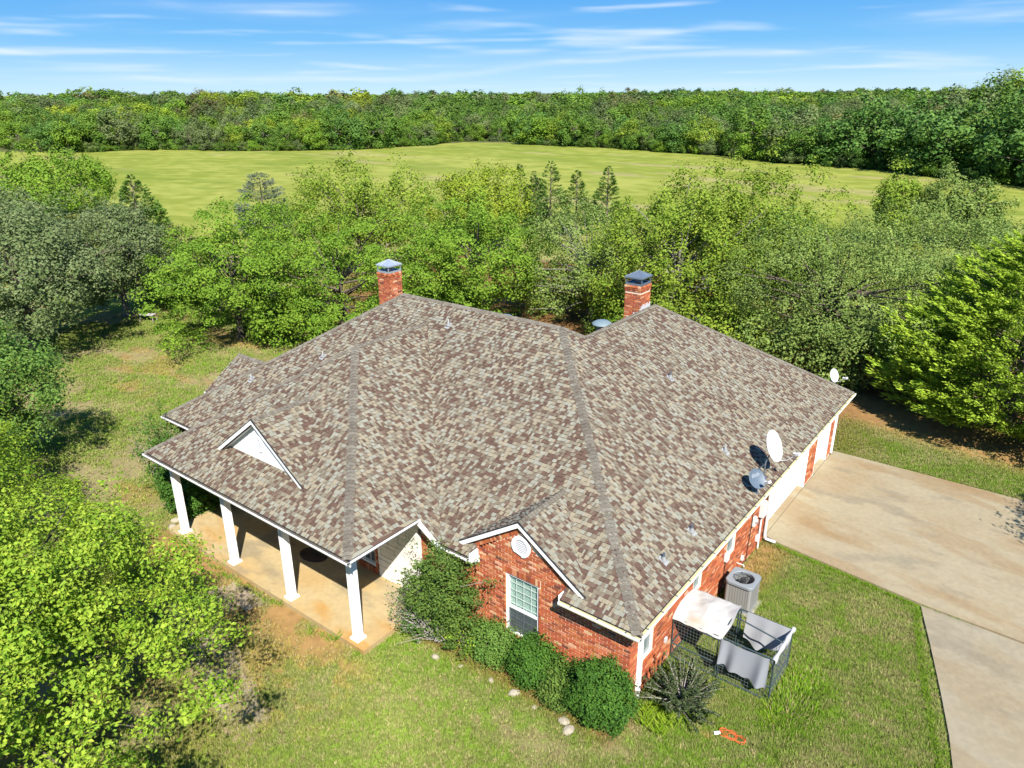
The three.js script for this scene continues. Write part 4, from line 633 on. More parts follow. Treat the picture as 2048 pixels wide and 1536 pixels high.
broadleaf('shrub', 'low green thicket in front of the gap left of the elms', 'shrub', -45.5, 14.6, { rx: 3.8, ry: 1.53, rz: 2.0, cy: 1.35, clumps: 142, inner: 0.22, per: 83, leaf: 0.163, clumpR: 0.36, tone: 'elm', stretch: 0.4, trunk: 0.08 });
// elms behind the left half of the house
broadleaf('elm_tree', 'light green elm with layered sprays, left of the left chimney beside the side lawn', 'tree', -34.6, 12.2, { rx: 5.2, ry: 3.51, rz: 4.8, cy: 4.32, clumps: 399, inner: 0.22, per: 95, leaf: 0.150, clumpR: 0.50, tone: 'elm', flat: 0.35, rough: 0.46, droop: 0.25, stretch: 0.4, trunk: 0.22, low: -0.95 });
broadleaf('elm_tree', 'light green elm directly behind and left of the left chimney', 'tree', -30.2, 16.8, { rx: 5.6, ry: 3.33, rz: 5, cy: 3.87, clumps: 399, inner: 0.22, per: 95, leaf: 0.150, clumpR: 0.50, tone: 'elm', flat: 0.35, rough: 0.46, droop: 0.25, stretch: 0.4, trunk: 0.22, low: -0.95 });
broadleaf('elm_tree', 'taller green tree rising above the elms left of centre', 'tree', -41, 28.2, { rx: 5.4, ry: 3.69, rz: 5, cy: 4.77, clumps: 313, inner: 0.22, per: 87, leaf: 0.190, clumpR: 0.58, tone: 'pear', rough: 0.50, stretch: 0.4, trunk: 0.22 });
broadleaf('elm_tree', 'yellow green elm behind the ridge, right of the left chimney', 'tree', -25.4, 24.2, { rx: 5.4, ry: 3.42, rz: 4.8, cy: 4.05, clumps: 399, inner: 0.22, per: 91, leaf: 0.156, clumpR: 0.47, tone: 'elm', flat: 0.6, rough: 0.39, stretch: 0.4, trunk: 0.2, low: -0.95 });
broadleaf('elm_tree', 'yellow topped tree peeking over the elms in the centre', 'tree', -41.2, 43.4, { rx: 5.2, ry: 3.33, rz: 4.6, cy: 4.23, clumps: 228, inner: 0.22, per: 83, leaf: 0.218, clumpR: 0.58, tone: 'yellow', rough: 0.39 });
broadleaf('elm_tree', 'pale loose tree with grey twigs between the two chimneys', 'tree', -18.5, 28, { rx: 4.6, ry: 3.42, rz: 4.2, cy: 3.96, clumps: 313, inner: 0.22, per: 83, leaf: 0.143, clumpR: 0.44, tone: 'greyelm', rough: 0.42, stretch: 0.4, trunk: 0.18, limbs: 80, barkCol: [0.22, 0.2, 0.17] });
broadleaf('pear_tree', 'tall yellow green tree behind the right chimney', 'tree', -12.5, 27.6, { rx: 4.6, ry: 5.1, rz: 4.2, cy: 5.1, clumps: 456, inner: 0.22, per: 91, leaf: 0.150, clumpR: 0.44, tone: 'pear', rough: 0.46, stretch: 0.4, trunk: 0.2, limbs: 60, barkCol: [0.2, 0.18, 0.16] });
broadleaf('pear_tree', 'tall yellow green tree, right of the one behind the right chimney', 'tree', -9.6, 31.6, { rx: 4.0, ry: 4.8, rz: 3.8, cy: 4.9, clumps: 361, inner: 0.22, per: 91, leaf: 0.156, clumpR: 0.44, tone: 'pear', rough: 0.50, stretch: 0.4, trunk: 0.18 });
broadleaf('leafy_tree', 'small dark tree in the notch right of the tall yellow green trees', 'tree', -11, 41.2, { rx: 3.4, ry: 2.88, rz: 3, cy: 3.51, clumps: 190, inner: 0.22, per: 83, leaf: 0.190, clumpR: 0.44, tone: 'dark', rough: 0.45 });
broadleaf('elm_tree', 'wide hazy grey green elm right of the yellow green trees', 'tree', -3.6, 28.6, { rx: 6.3, ry: 3.75, rz: 5.2, cy: 4.3, clumps: 532, inner: 0.22, per: 95, leaf: 0.116, clumpR: 0.50, tone: 'greyelm', rough: 0.29, stretch: 0.4, trunk: 0.24, low: -0.9, limbs: 60 });
broadleaf('elm_tree', 'wide hazy grey green elm behind the bright cedar at right', 'tree', 0.4, 34, { rx: 6.3, ry: 3.7, rz: 5.2, cy: 4.3, clumps: 475, inner: 0.22, per: 91, leaf: 0.122, clumpR: 0.50, tone: 'greyelm', rough: 0.29, stretch: 0.4, trunk: 0.24 });
broadleaf('leafy_tree', 'spiky topped tree rising behind the hazy elms', 'tree', -9.2, 70, { rx: 2.4, ry: 3.42, rz: 3.2, cy: 3.51, clumps: 133, inner: 0.22, per: 76, leaf: 0.245, clumpR: 0.50, tone: 'pear', rough: 0.52 });
broadleaf('leafy_tree', 'pale green tree beside the spiky topped one behind the hazy elms', 'tree', -4.6, 72, { rx: 4.2, ry: 3.06, rz: 3.5, cy: 3.42, clumps: 142, inner: 0.22, per: 76, leaf: 0.245, clumpR: 0.50, tone: 'greyelm', rough: 0.52 });
conifer('cedar_tree', 'slim dark cedar near the right edge, against the meadow', 'tree', -2.6, 74, { h: 6.6, r: 2.7, n: 230, tone: 'cedar', spray: 0.4 });
broadleaf('leafy_tree', 'grey green tree at the right edge behind the bright cedar', 'tree', 5, 50, { rx: 5.4, ry: 3.06, rz: 4.4, cy: 3.33, clumps: 218, inner: 0.22, per: 83, leaf: 0.190, clumpR: 0.50, tone: 'greyelm', rough: 0.39 });
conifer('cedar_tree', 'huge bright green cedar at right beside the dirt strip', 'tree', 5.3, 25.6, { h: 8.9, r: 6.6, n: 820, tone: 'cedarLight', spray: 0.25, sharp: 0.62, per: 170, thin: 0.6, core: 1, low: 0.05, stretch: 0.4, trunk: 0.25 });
// junipers in a row in the centre
[[-47.5, 58.6, 6.7, 1.25, 'slim dark juniper, leftmost of the row in front of the meadow'], [-46.2, 59.6, 5.9, 1.1, 'short slim juniper, second from left in the row before the meadow'], [-39.8, 53.8, 7.7, 2.5, 'tallest broad juniper of the row before the meadow'], [-37.4, 55.2, 6.8, 2.0, 'broad juniper, right neighbour of the tallest in the row'], [-38.2, 63, 6.6, 2.0, 'lone pointed juniper at the right end of the row, beyond the others'], [-43.4, 56.5, 5.6, 1.6, 'low juniper filling the row between slim and tall ones']].forEach(([u, v, h, r, label]) => conifer('juniper_tree', label, 'tree', u, v, { h, r, n: 200, tone: 'jun', spray: 0.34, sharp: 0.75, per: 24 }, 'junipers in a row before the meadow'));
// undergrowth behind the house
[[-9.6, 26.2, 3.6, 1.7, 'pear', 'yellow green undergrowth below the tall trees behind the right chimney'], [-4.8, 25.9, 2.8, 1.7, 'greyelm', 'undergrowth below the hazy elm beside the small white dish'], [-0.8, 26.9, 2.4, 1.8, 'greyelm', 'low branches between the hazy elm and the bright cedar'], [-21, 29.6, 4, 1.5, 'pear', 'dark undergrowth behind the ridge between the chimneys'], [-15.5, 26.6, 2.0, 1.3, 'elm', 'small green shrub left of the right chimney by the bare soil'], [-25.5, 21.6, 3.2, 1.5, 'elm', 'green undergrowth behind the ridge just right of the left chimney'], [-31.5, 13.6, 3.4, 1.4, 'elm', 'green undergrowth below the elms left of the left chimney']].forEach(([u, v, r, h, tn, label]) => broadleaf('shrub', label, 'shrub', u, v, { rx: r, ry: h, rz: r * 0.7, cy: h * 1.05, clumps: 150, per: 44, leaf: 0.2, clumpR: 0.45, tone: tn, trunk: 0.07, rough: 0.4 }));
// a tree outside the frame at right that shades the driveway edge
broadleaf('leafy_tree', 'tree by the far edge of the driveway, its shadow lying on the concrete', 'tree', 12.6, 13.6, { rx: 2.6, ry: 2.0, rz: 2.6, cy: 4.6, clumps: 150, per: 40, leaf: 0.18, clumpR: 0.45, tone: 'elm' });

// ---------- bushes by the house ----------
rnd = mulberry(314);
{
  const t = broadleaf('tall_bush', 'tall ragged bush with dead grey twigs between porch and brick gable', 'bush', -5.55, -0.62, { rx: 0.85, ry: 1.45, rz: 0.62, cy: 1.65, clumps: 270, per: 56, leaf: 0.07, clumpR: 0.12, stretch: 1.6, tone: 'olive', rough: 0.62, trunk: 0.05, limbs: 30, low: -0.95, extra: [{ rx: 0.65, ry: 0.5, rz: 0.5, cy: 0.75, clumps: 50, per: 40 }], barkCol: [0.2, 0.17, 0.14] });
  const m = new MB(), L = new Leaves(); for (let k = 0; k < 120; k++) { const a = rr(2.2, 4.3), r = rr(0.6, 1.75), y = rr(0.3, 1.9), b = new THREE.Vector3(rr(-0.3, 0.1), rr(0.1, 0.5), rr(-0.1, 0.3)), tip = new THREE.Vector3(Math.cos(a) * r, y, -Math.sin(a) * r * 0.6 + 0.3), mid = b.clone().lerp(tip, 0.55).add(new THREE.Vector3(rr(-0.1, 0.1), rr(0, 0.2), rr(-0.1, 0.1))); m.tube([b, mid, tip], [0.014, 0.008, 0.003], [0.30, 0.27, 0.24], 4); if (k % 2) for (let q = 0; q < 22; q++) { const p = mid.clone().lerp(tip, rnd()); L.leaf(p.x + gauss() * 0.08, p.y + gauss() * 0.08, p.z + gauss() * 0.08, gauss(), gauss(), gauss(), gauss(), 0.7, gauss(), rr(0.05, 0.09), 0.04, toneOf('holly', 0.6 + gauss() * 0.3)); } }
  part('dead_twig', m.geo(), barkM, t); part('sparse_leaf', L.geo(), leafMat, t, 'stuff');
}
const bushAt = (label, u, v, o) => broadleaf('bush', label, 'bush', u, v, { clumps: 200, per: 56, leaf: 0.07, clumpR: 0.13, tone: 'holly', rough: 0.34, trunk: 0.04, low: -0.98, inner: 0.2, stretch: 0.9, ...o });
bushAt('low rounded bright green bush left of the front window', -4.15, -0.18, { rx: 0.6, ry: 0.45, rz: 0.5, cy: 0.45, tone: 'mid', leaf: 0.06 });
bushAt('dark green bush below the front window', -2.75, -0.2, { rx: 0.62, ry: 0.55, rz: 0.46, cy: 0.55, clumps: 240 });
bushAt('loose green bush wedged between the window bush and the big holly', -1.9, -0.42, { rx: 0.34, ry: 0.42, rz: 0.36, cy: 0.42, clumps: 80, tone: 'olive', rough: 0.5 });
bushAt('big glossy dark holly bush at the front right corner of the house', -0.72, -0.28, { rx: 0.76, ry: 0.78, rz: 0.62, cy: 0.76, clumps: 340, clumpR: 0.11, rough: 0.22, stretch: 0.5 });
bushAt('pale yellow green weedy sapling beside the ragged tall bush', -4.95, -0.5, { rx: 0.28, ry: 0.4, rz: 0.25, cy: 0.45, clumps: 26, per: 30, tone: 'lime', rough: 0.4 });
{ // feathery dark shrub by the corner: long leafy wands from grey stems
  const t = thing('crape_shrub', 'feathery dark shrub with grey stems right of the corner holly', 'shrub', V(0.72, 0, 1.15)), m = new MB(), L = new Leaves();
  for (let k = 0; k < 130; k++) { const a = rnd() * 6.283, e = rr(0.25, 1.3), len = rr(0.55, 1.15), d = new THREE.Vector3(Math.cos(a) * Math.cos(e), Math.sin(e), Math.sin(a) * Math.cos(e)), b = new THREE.Vector3(Math.cos(a) * 0.08, rr(0.05, 0.5), Math.sin(a) * 0.08), mid = b.clone().addScaledVector(d, len * 0.5), tip = b.clone().addScaledVector(d, len).add(new THREE.Vector3(0, -0.05, 0)); m.tube([b, mid, tip], [0.012, 0.008, 0.003], [0.34, 0.30, 0.27], 4);
    for (let q = 0; q < 62; q++) { const s = rr(0.32, 1.02), p = b.clone().lerp(tip, s), side = new THREE.Vector3(gauss(), gauss(), gauss()).normalize(), ld = side.clone().multiplyScalar(0.8).addScaledVector(d, 0.7); L.leaf(p.x, p.y, p.z, ld.x, ld.y, ld.z, gauss(), 0.8, gauss(), rr(0.06, 0.1), 0.032, toneOf('crape', 0.45 + gauss() * 0.4)); } }
  part('stem', m.geo(), barkM, t); part('crown', L.geo(), leafMat, t);
}
bushAt('green bush under the left end of the porch, behind the first column', -17.9, -0.9, { rx: 0.9, ry: 0.85, rz: 0.9, cy: 0.85, clumps: 260, leaf: 0.09, tone: 'holly', rough: 0.3 });
bushAt('tall dark bush against the wall at the left end of the porch', -16.9, 0.0, { rx: 0.75, ry: 0.9, rz: 0.3, cy: 1.0, clumps: 160, leaf: 0.09, tone: 'holly', rough: 0.3 });
{ const t = bushAt('scraggly weeds and bare stems rising past the left porch eave', -20.2, -0.55, { rx: 0.9, ry: 1.3, rz: 0.7, cy: 1.5, clumps: 90, per: 44, leaf: 0.09, clumpR: 0.2, tone: 'holly', rough: 0.5 }); const m = new MB(); for (let k = 0; k < 40; k++) { const a = rnd() * 6.28, r = rr(0.4, 1.5); m.tube([new THREE.Vector3(rr(-0.5, 0.5), 0, rr(-0.4, 0.4)), new THREE.Vector3(Math.cos(a) * r * 0.6, rr(1, 1.8), Math.sin(a) * r * 0.6), new THREE.Vector3(Math.cos(a) * r, rr(1.4, 2.9), Math.sin(a) * r)], [0.012, 0.008, 0.003], [0.32, 0.29, 0.24], 4); } part('stem', m.geo(), barkM, t); }

// ---------- far forest ----------
rnd = mulberry(555);
const forestKinds = ['forest', 'forest', 'elm', 'dark', 'greyforest', 'yellow', 'brown', 'pear'];
function forestProto(tone, clumps, per, leaf) { const L = new Leaves(), o = { rx: 4.6, ry: 4.6, rz: 4.6, cy: 5.6, clumps, per, leaf, clumpR: 0.95, tone, rough: 0.42, inner: 0.15, low: -0.98 }; const pts = crown(L, o); const m = new MB(); limbs(m, { ...o, limbs: 10 }, pts, 0.3, [0.13, 0.11, 0.09]); return [L.geo(), m.geo()]; }
const nearProtos = forestKinds.map(k => forestProto(k, 60, 84, 0.46));
const along = (t) => { let acc = 0; for (let i = 0; i < fieldEdge.length - 1; i++) { const [a, b] = [fieldEdge[i], fieldEdge[i + 1]], l = Math.hypot(b[0] - a[0], b[1] - a[1]); if (acc + l >= t) { const f = (t - acc) / l; return [lerp(a[0], b[0], f), lerp(a[1], b[1], f), (b[0] - a[0]) / l, (b[1] - a[1]) / l]; } acc += l; } return null; };
const taken = [];
{ // trees along the edge, each its own thing
  const names = { 0: ['edge_tree', 'mid green broad tree at the forest edge beyond the meadow', 'green edge trees'], 2: ['edge_tree', 'light green tree at the forest edge beyond the meadow', 'light green edge trees'], 3: ['edge_tree', 'dark green tree at the forest edge beyond the meadow', 'dark green edge trees'], 4: ['edge_tree', 'grey green tree at the forest edge beyond the meadow', 'grey green edge trees'], 5: ['edge_tree', 'bright yellow green tree at the forest edge beyond the meadow', 'yellow green edge trees'], 6: ['edge_tree', 'brownish tree at the forest edge beyond the meadow', 'brownish edge trees'], 7: ['edge_tree', 'olive green tree at the forest edge beyond the meadow', 'olive green edge trees'] };
  const protos = {};
  for (let t = 2, q = 0; ; t += rr(5.5, 8.5), q++) {
    const p = along(t); if (!p) break; const row = q % 3 === 0 ? 1 : 0, off = rr(1.5, 4) + row * 3; const u = p[0] - p[3] * off, v = p[1] + p[2] * off; taken.push([u, v]);
    const right = sstep(-90, -20, u); let kind = [0, 0, 2, 3, 4, 5, 7, 0, 3, 2][rnd() * 10 | 0]; if (right > rnd()) kind = rnd() < 0.6 ? 3 : 0; if (rnd() < 0.03) kind = 6;
    const third = u < -140 ? 'at the left' : u < -70 ? 'in the middle' : 'at the right', nm = names[kind][0], label = names[kind][1] + ', ' + third, group = names[kind][2] + ' ' + third; let o;
    if (!protos[kind]) { o = protos[kind] = thing(nm, label, 'tree', V(u, 0, v), group); part('trunk', nearProtos[kind][1], barkM, o); part('crown', nearProtos[kind][0], leafMat, o); } else { o = protos[kind].clone(); o.name = numbered(nm); o.userData = { label, category: 'tree', group }; scene.add(o); }
    const s = kind === 5 ? rr(0.42, 0.7) : rr(0.6, 1.0) + right * 0.4; o.position.copy(V(u, hillH(u, v) - 0.3, v)); o.rotation.y = rnd() * 6.28; o.scale.set(s * rr(1.05, 1.4), s * rr(0.85, 1.1), s * rr(1.05, 1.4));
  }
}
{ // brush hugging the edge, and the woods behind as one mass
  const forest = new THREE.Group(); forest.name = 'woodland'; tag(forest, 'dense mixed green woodland stretching from the meadow to the horizon', 'woodland', null, 'stuff'); scene.add(forest);
  const farProtos = forestKinds.map(k => forestProto(k, 40, 22, 1.2)[0]), lists = forestKinds.map(() => []), farLists = forestKinds.map(() => []);
  const poly = [[-262, 60], ...fieldEdge, [90, 84], [90, 20], [-262, 20]], q4 = new THREE.Quaternion(), e3 = new THREE.Euler();
  const put = (u, v, s, list, k) => { e3.set(0, rnd() * 6.28, 0); q4.setFromEuler(e3); const j = rr(0.68, 1.3); list[k].push([new THREE.Matrix4().compose(V(u, hillH(u, v) - 0.4, v), q4, new THREE.Vector3(s * rr(1.05, 1.45), s * rr(0.75, 1.05) * (0.72 + 0.56 * fbm(u * 0.03, v * 0.03, 2)), s * rr(1.05, 1.45))), [j * rr(0.93, 1.07), j, j * rr(0.9, 1.05)]]); };
  const kindAt = (u, v) => { const n = fbm(u * 0.02 + 4, v * 0.02, 2), r = rnd(); const right = sstep(-70, 0, u); if (r < 0.07) return 6; if (r < 0.22) return 4; if (right > 0.5) return r < 0.55 ? 0 : r < 0.85 ? 3 : 7; return n > 0.52 ? (r < 0.4 ? 0 : r < 0.62 ? 2 : r < 0.8 ? 7 : r < 0.9 ? 5 : 3) : (r < 0.55 ? 0 : r < 0.75 ? 4 : r < 0.9 ? 3 : 2); };
  const F = [-Math.sin(0.6577), Math.cos(0.6577)];
  const inView = (u, v) => { const du = u - 6, dvv = v + 12.5, d = Math.hypot(du, dvv), c = (du * F[0] + dvv * F[1]) / d; return c > 0.76; };
  for (let r = 130; r < 420; r += 7.6) { const n = Math.round(1.5 * r / 8.2); for (let k = 0; k < n; k++) { const a = -0.75 + 1.5 * (k + rnd()) / n, rad = r + rr(-3, 3), th = 0.6577 + a, u = 6 - Math.sin(th) * rad, v = -12.5 + Math.cos(th) * rad; if (inPoly(poly, u, v) || v < 60 && u > -200) continue; if (taken.some(t => Math.hypot(t[0] - u, t[1] - v) < 5)) continue; put(u, v, rr(0.62, 1.0) + (rnd() < 0.14 ? 0.38 : 0) + 0.2 * sstep(-70, 10, u), lists, kindAt(u, v)); } }
  for (let r = 426; r < 4200; r *= 1.022) { const n = Math.round(1.5 * r / (9 + (r - 420) * 0.008)); for (let k = 0; k < n; k++) { const a = -0.75 + 1.5 * (k + rnd()) / n, rad = r * rr(0.99, 1.02), th = 0.6577 + a, u = 6 - Math.sin(th) * rad, v = -12.5 + Math.cos(th) * rad; put(u, v, rr(0.7, 1.15) * (0.75 + 0.6 * fbm(u * 0.006, v * 0.006, 2)) * (1 + (r - 420) / 9000), farLists, kindAt(u, v)); } }
  // low brush at the foot of the edge
  for (let t = 1; ; t += rr(1.6, 3)) { const p = along(t); if (!p) break; const off = rr(-0.5, 2); put(p[0] - p[3] * off, p[1] + p[2] * off, rr(0.16, 0.4), lists, [0, 2, 3, 4, 0][rnd() * 5 | 0]); }
  // other sides, so that the clearing is closed when seen from elsewhere
  for (const [ls, gs] of [[lists, nearProtos.map(x => x[0])], [farLists, farProtos]]) ls.forEach((list, k) => { if (!list.length) return; const im = new THREE.InstancedMesh(gs[k], leafMat, list.length); im.name = 'tree_crowns'; im.userData.kind = 'stuff'; list.forEach(([mx, c], i) => { im.setMatrixAt(i, mx); im.setColorAt(i, new THREE.Color().setRGB(...c)); }); im.castShadow = im.receiveShadow = true; forest.add(im); });
}

// ---------- grass ----------
rnd = mulberry(4242);
{
  const driveU = [[WU - 0.3, 9.85], [4.65, 9.02], [16, 8.5], [22, 8.9], [22, 18.1], [-0.4, 18.1]], driveL = [[4.6, 9.1], [5.15, 7.4], [5.7, 5.6], [6.1, 4.2], [6.33, 3.2], [6.4, 2], [6.35, -2], [6.25, -9], [22, -9], [22, 9]];
  const tuft = new MB(); for (let k = 0; k < 6; k++) { const a = k / 6 * 6.28 + rr(-0.4, 0.4), r = rr(0.004, 0.03), le = rr(0.5, 1.0), h = rr(0.7, 1.1), x = Math.cos(a) * r, z = Math.sin(a) * r, px = -Math.sin(a) * 0.0065, pz = Math.cos(a) * 0.0065, tx = x + Math.cos(a) * 0.05 * le, tz = z + Math.sin(a) * 0.05 * le; tuft.face([new THREE.Vector3(x - px, 0, z - pz), new THREE.Vector3(x + px, 0, z + pz), new THREE.Vector3(tx, 0.06 * h, tz)], [1, 1, 1]); }
  const tg = tuft.geo(), mats = [], cols = [], q4 = new THREE.Quaternion(), e3 = new THREE.Euler();
  const area = (u0, u1, v0, v1, n, s0, s1) => { for (let k = 0; k < n; k++) { const u = rr(u0, u1), v = rr(v0, v1); if (u > -20.5 && u < -0.34 && v > 0.3 && v < 17.7) continue; if (u > -17.1 && u < -6.95 && v > -2.33 && v < 0.4) continue; if (inPoly(driveU, u, v) || inPoly(driveL, u, v)) continue; const [cv, c] = yard(u, v); if (rnd() > cv * 1.15) continue; const ken = Math.exp(-(((u - 2.9) / 0.5) ** 2 + ((v - 3.1) / 1.3) ** 2)), s = rr(s0, s1) * (1 + 2.2 * ken); e3.set(rr(-0.3, 0.3), rnd() * 6.28, rr(-0.3, 0.3)); q4.setFromEuler(e3); mats.push(new THREE.Matrix4().compose(V(u, 0, v), q4, new THREE.Vector3(s, s * rr(0.7, 1.3), s))); const j = rr(0.8, 1.3), g = rnd() < 0.16 ? C.dry : mix3(c, C.lush, 0.25 + 0.4 * ken); cols.push(g[0] * j, g[1] * j, g[2] * j); } };
  area(-12, 7, -9, 2.6, 150000, 0.9, 1.6); area(-0.4, 6.6, 1.2, 9.9, 70000, 0.9, 1.7); area(-20, -12, -7, -1.6, 20000, 1, 1.6); area(-46, -20, -6, 18, 110000, 1.2, 2.4); area(-1, 10, 17.9, 23, 45000, 1.1, 2.0);
  const im = new THREE.InstancedMesh(tg, matte(), mats.length); im.name = 'grass'; tag(im, 'short patchy lawn grass around the house and driveway', 'grass', null, 'stuff'); mats.forEach((m, i) => { im.setMatrixAt(i, m); im.setColorAt(i, new THREE.Color().setRGB(cols[i * 3], cols[i * 3 + 1], cols[i * 3 + 2])); }); im.receiveShadow = im.castShadow = true; scene.add(im);
  // taller weeds along the slab, the driveway crack and the wall
  const weed = (name, label, list) => { const L = new Leaves(); for (const [u, v, h, n, tn, sp] of list) for (let k = 0; k < n; k++) { const a = rnd() * 6.283, x = u + gauss() * sp, z = -(v + gauss() * sp), l = h * rr(0.5, 1.2); L.leaf(x, 0.0, z, Math.cos(a) * 0.6, 1, Math.sin(a) * 0.6, Math.sin(a), 0.2, -Math.cos(a), l, Math.min(0.02, 0.012 + l * 0.02), toneOf(tn, 0.5 + gauss() * 0.4)); } const o = part(name, L.geo(), plainLeaf, scene); tag(o, label, 'weeds', null, 'stuff'); };
  const slabW = []; for (let u = -16.5; u < -7; u += 0.16) if (fbm(u * 0.9, 3, 2) > 0.42) slabW.push([u, -2.42 - rnd() * 0.2, rr(0.1, 0.3), 12, 'elm', 0.07]); slabW.push([-8.05, -2.38, 0.34, 26, 'elm', 0.07], [-7.1, -2.45, 0.25, 24, 'elm', 0.06], [-15.4, -2.4, 0.34, 30, 'elm', 0.08]);
  weed('slab_weeds', 'straggly green weeds along the front edge of the porch slab', slabW);
  const cr = []; for (let u = 4.7; u < 6.1; u += 0.05) cr.push([u, 9.08 - (u - 4.7) * 0.04, rr(0.06, 0.16), 9, 'elm', 0.025]); weed('joint_weeds', 'strip of green grass growing in the driveway joint', cr);
  const tg2 = []; for (let k = 0; k < 130; k++) tg2.push([rr(2.4, 3.0), rr(2.0, 4.1), rr(0.14, 0.34), 16, 'lime', 0.12]); for (let k = 0; k < 40; k++) tg2.push([rr(0.0, 0.9), rr(0.1, 0.9), rr(0.2, 0.4), 16, 'lime', 0.1]); weed('tall_grass', 'tall bright grass beside the right end of the wire dog pen', tg2);
  const st = []; for (let k = 0; k < 130; k++) st.push([rr(-0.3, 0.75), rr(6.6, 9.7), rr(0.08, 0.2), 12, 'straw', 0.1]); tones.straw = [[0.24, 0.17, 0.05], [0.42, 0.32, 0.11]]; weed('straw_grass', 'dry straw coloured grass along the brick wall beside the driveway', st);
  const ed = []; for (let k = 0; k < 620; k++) { const t = rnd(), p = t < 0.5 ? [lerp(0.3, 4.6, t * 2), lerp(9.66, 9.05, t * 2)] : [lerp(4.7, 6.35, Math.pow((t - 0.5) * 2, 1.15)), lerp(8.8, 2.6, (t - 0.5) * 2)]; ed.push([p[0] - 0.06, p[1] - 0.05, rr(0.08, 0.17), 12, 'elm', 0.06]); } weed('edge_grass', 'longer green grass hugging the curved driveway edge', ed);
}

// ---------- satellite dishes ----------
function dish(label, c, n, rx, ry, rollA, mats, mount, lnbDist, text) {
  const t = thing('satellite_dish', label, 'satellite dish', mount.clone()), o = c.clone().sub(mount); n = n.clone().normalize();
  const side = UPV.clone().cross(n).normalize(), up = n.clone().cross(side); const s2 = side.clone().multiplyScalar(Math.cos(rollA)).addScaledVector(up, Math.sin(rollA)), u2 = up.clone().multiplyScalar(Math.cos(rollA)).addScaledVector(side, -Math.sin(rollA));
  const g = new THREE.SphereGeometry(1, 40, 14, 0, Math.PI * 2, 0, 0.55), pos = g.attributes.position, R = Math.sin(0.55);
  for (let i = 0; i < pos.count; i++) { const x = pos.getX(i) / R, z = pos.getZ(i) / R, r2 = x * x + z * z; pos.setXYZ(i, x * rx, y(r2), -z * ry); } function y(r2) { return 0.11 * rx * 2 * (r2 - 1) * 0.9; }
  const fr = new THREE.Matrix4().makeBasis(s2, n, u2.clone().negate()).setPosition(o); g.computeVertexNormals(); g.applyMatrix4(fr); const bowl = part('reflector', g, mats, t);
  const P = (a, b, d) => o.clone().addScaledVector(s2, a).addScaledVector(u2, b).addScaledVector(n, d);
  const rim = new MB(), rp = []; for (let k = 0; k <= 40; k++) { const a = k / 40 * Math.PI * 2; rp.push(P(Math.cos(a) * rx, Math.sin(a) * ry, 0)); } rim.tube(rp, 0.009, [1, 1, 1], 5); part('rim', rim.geo(), mats, bowl);
  const arm = new MB(), lp = P(0, -ry * 0.55, lnbDist); arm.tube([P(0, -ry * 0.98, -0.03), P(0, -ry * 0.95, lnbDist * 0.4), lp], 0.014, [1, 1, 1], 6); part('feed_arm', arm.geo(), M.lnb, t);
  const hd = new MB(); hd.box(lp, s2.clone().multiplyScalar(0.055), u2.clone().multiplyScalar(0.035), n.clone().multiplyScalar(0.06), [1, 1, 1]); hd.tube([lp.clone().addScaledVector(n, -0.05), lp.clone().addScaledVector(n, -0.13).addScaledVector(u2, 0.03)], [0.03, 0.04], [1, 1, 1], 10); part('receiver', hd.geo(), M.lnb, t);
  const po = new MB(), bk = P(0, -ry * 0.25, -0.13 * rx * 2 - 0.02); po.tube([new THREE.Vector3(0, 0, 0), new THREE.Vector3(0, bk.y * 0.6, 0), bk], 0.024, [1, 1, 1], 8); po.box(bk, s2.clone().multiplyScalar(0.07), u2.clone().multiplyScalar(0.09), n.clone().multiplyScalar(0.03), [1, 1, 1]); po.box(new THREE.Vector3(0, 0.01, 0), new THREE.Vector3(0.09, -0.05, 0), new THREE.Vector3(0, 0.01, 0), new THREE.Vector3(0, 0, 0.1), [1, 1, 1]); for (const s of [-1, 1]) po.bar(new THREE.Vector3(0, bk.y * 0.55, 0), new THREE.Vector3(-0.25, 0.17, s * 0.22), 0.02, 0.02, [1, 1, 1]); part('mast', po.geo(), M.steelDark, t);
  const sc = new MB(); for (const [a, b] of [[0, -0.15], [0.25, 0.0], [-0.2, 0.05], [0.1, -0.4], [-0.15, -0.55], [0.3, -0.7]]) { const r2 = a * a + b * b; sc.box(P(a * rx, b * ry, y(r2) + 0.006), s2.clone().multiplyScalar(0.008), u2.clone().multiplyScalar(0.008), n.clone().multiplyScalar(0.004), [1, 1, 1]); } part('bolt', sc.geo(), M.steelDark, t);
  return { t, P, s2, u2, n, y };
}
const rightImg = V(Math.cos(0.6577), 0, Math.sin(0.6577)), toCam = V(Math.sin(0.6577), 0, -Math.cos(0.6577));
const mixV = (a, b, c) => rightImg.clone().multiplyScalar(a).addScaledVector(toCam, b).addScaledVector(UPV, c).normalize();
dish('large white oval satellite dish over the right gutter', V(-0.15, 3.93, 9.0), mixV(0.6, 0.72, 0.36), 0.37, 0.52, 0.14, M.dishWhite, V(-0.28, yR(-0.28), 8.75), 0.72);
const gd = dish('dark grey satellite dish with lettering, below the white oval one', V(-0.14, 3.36, 7.66), mixV(0.35, 0.75, 0.55), 0.29, 0.31, 0.1, M.dishGrey, V(-0.2, yR(-0.2), 7.8), 0.42);
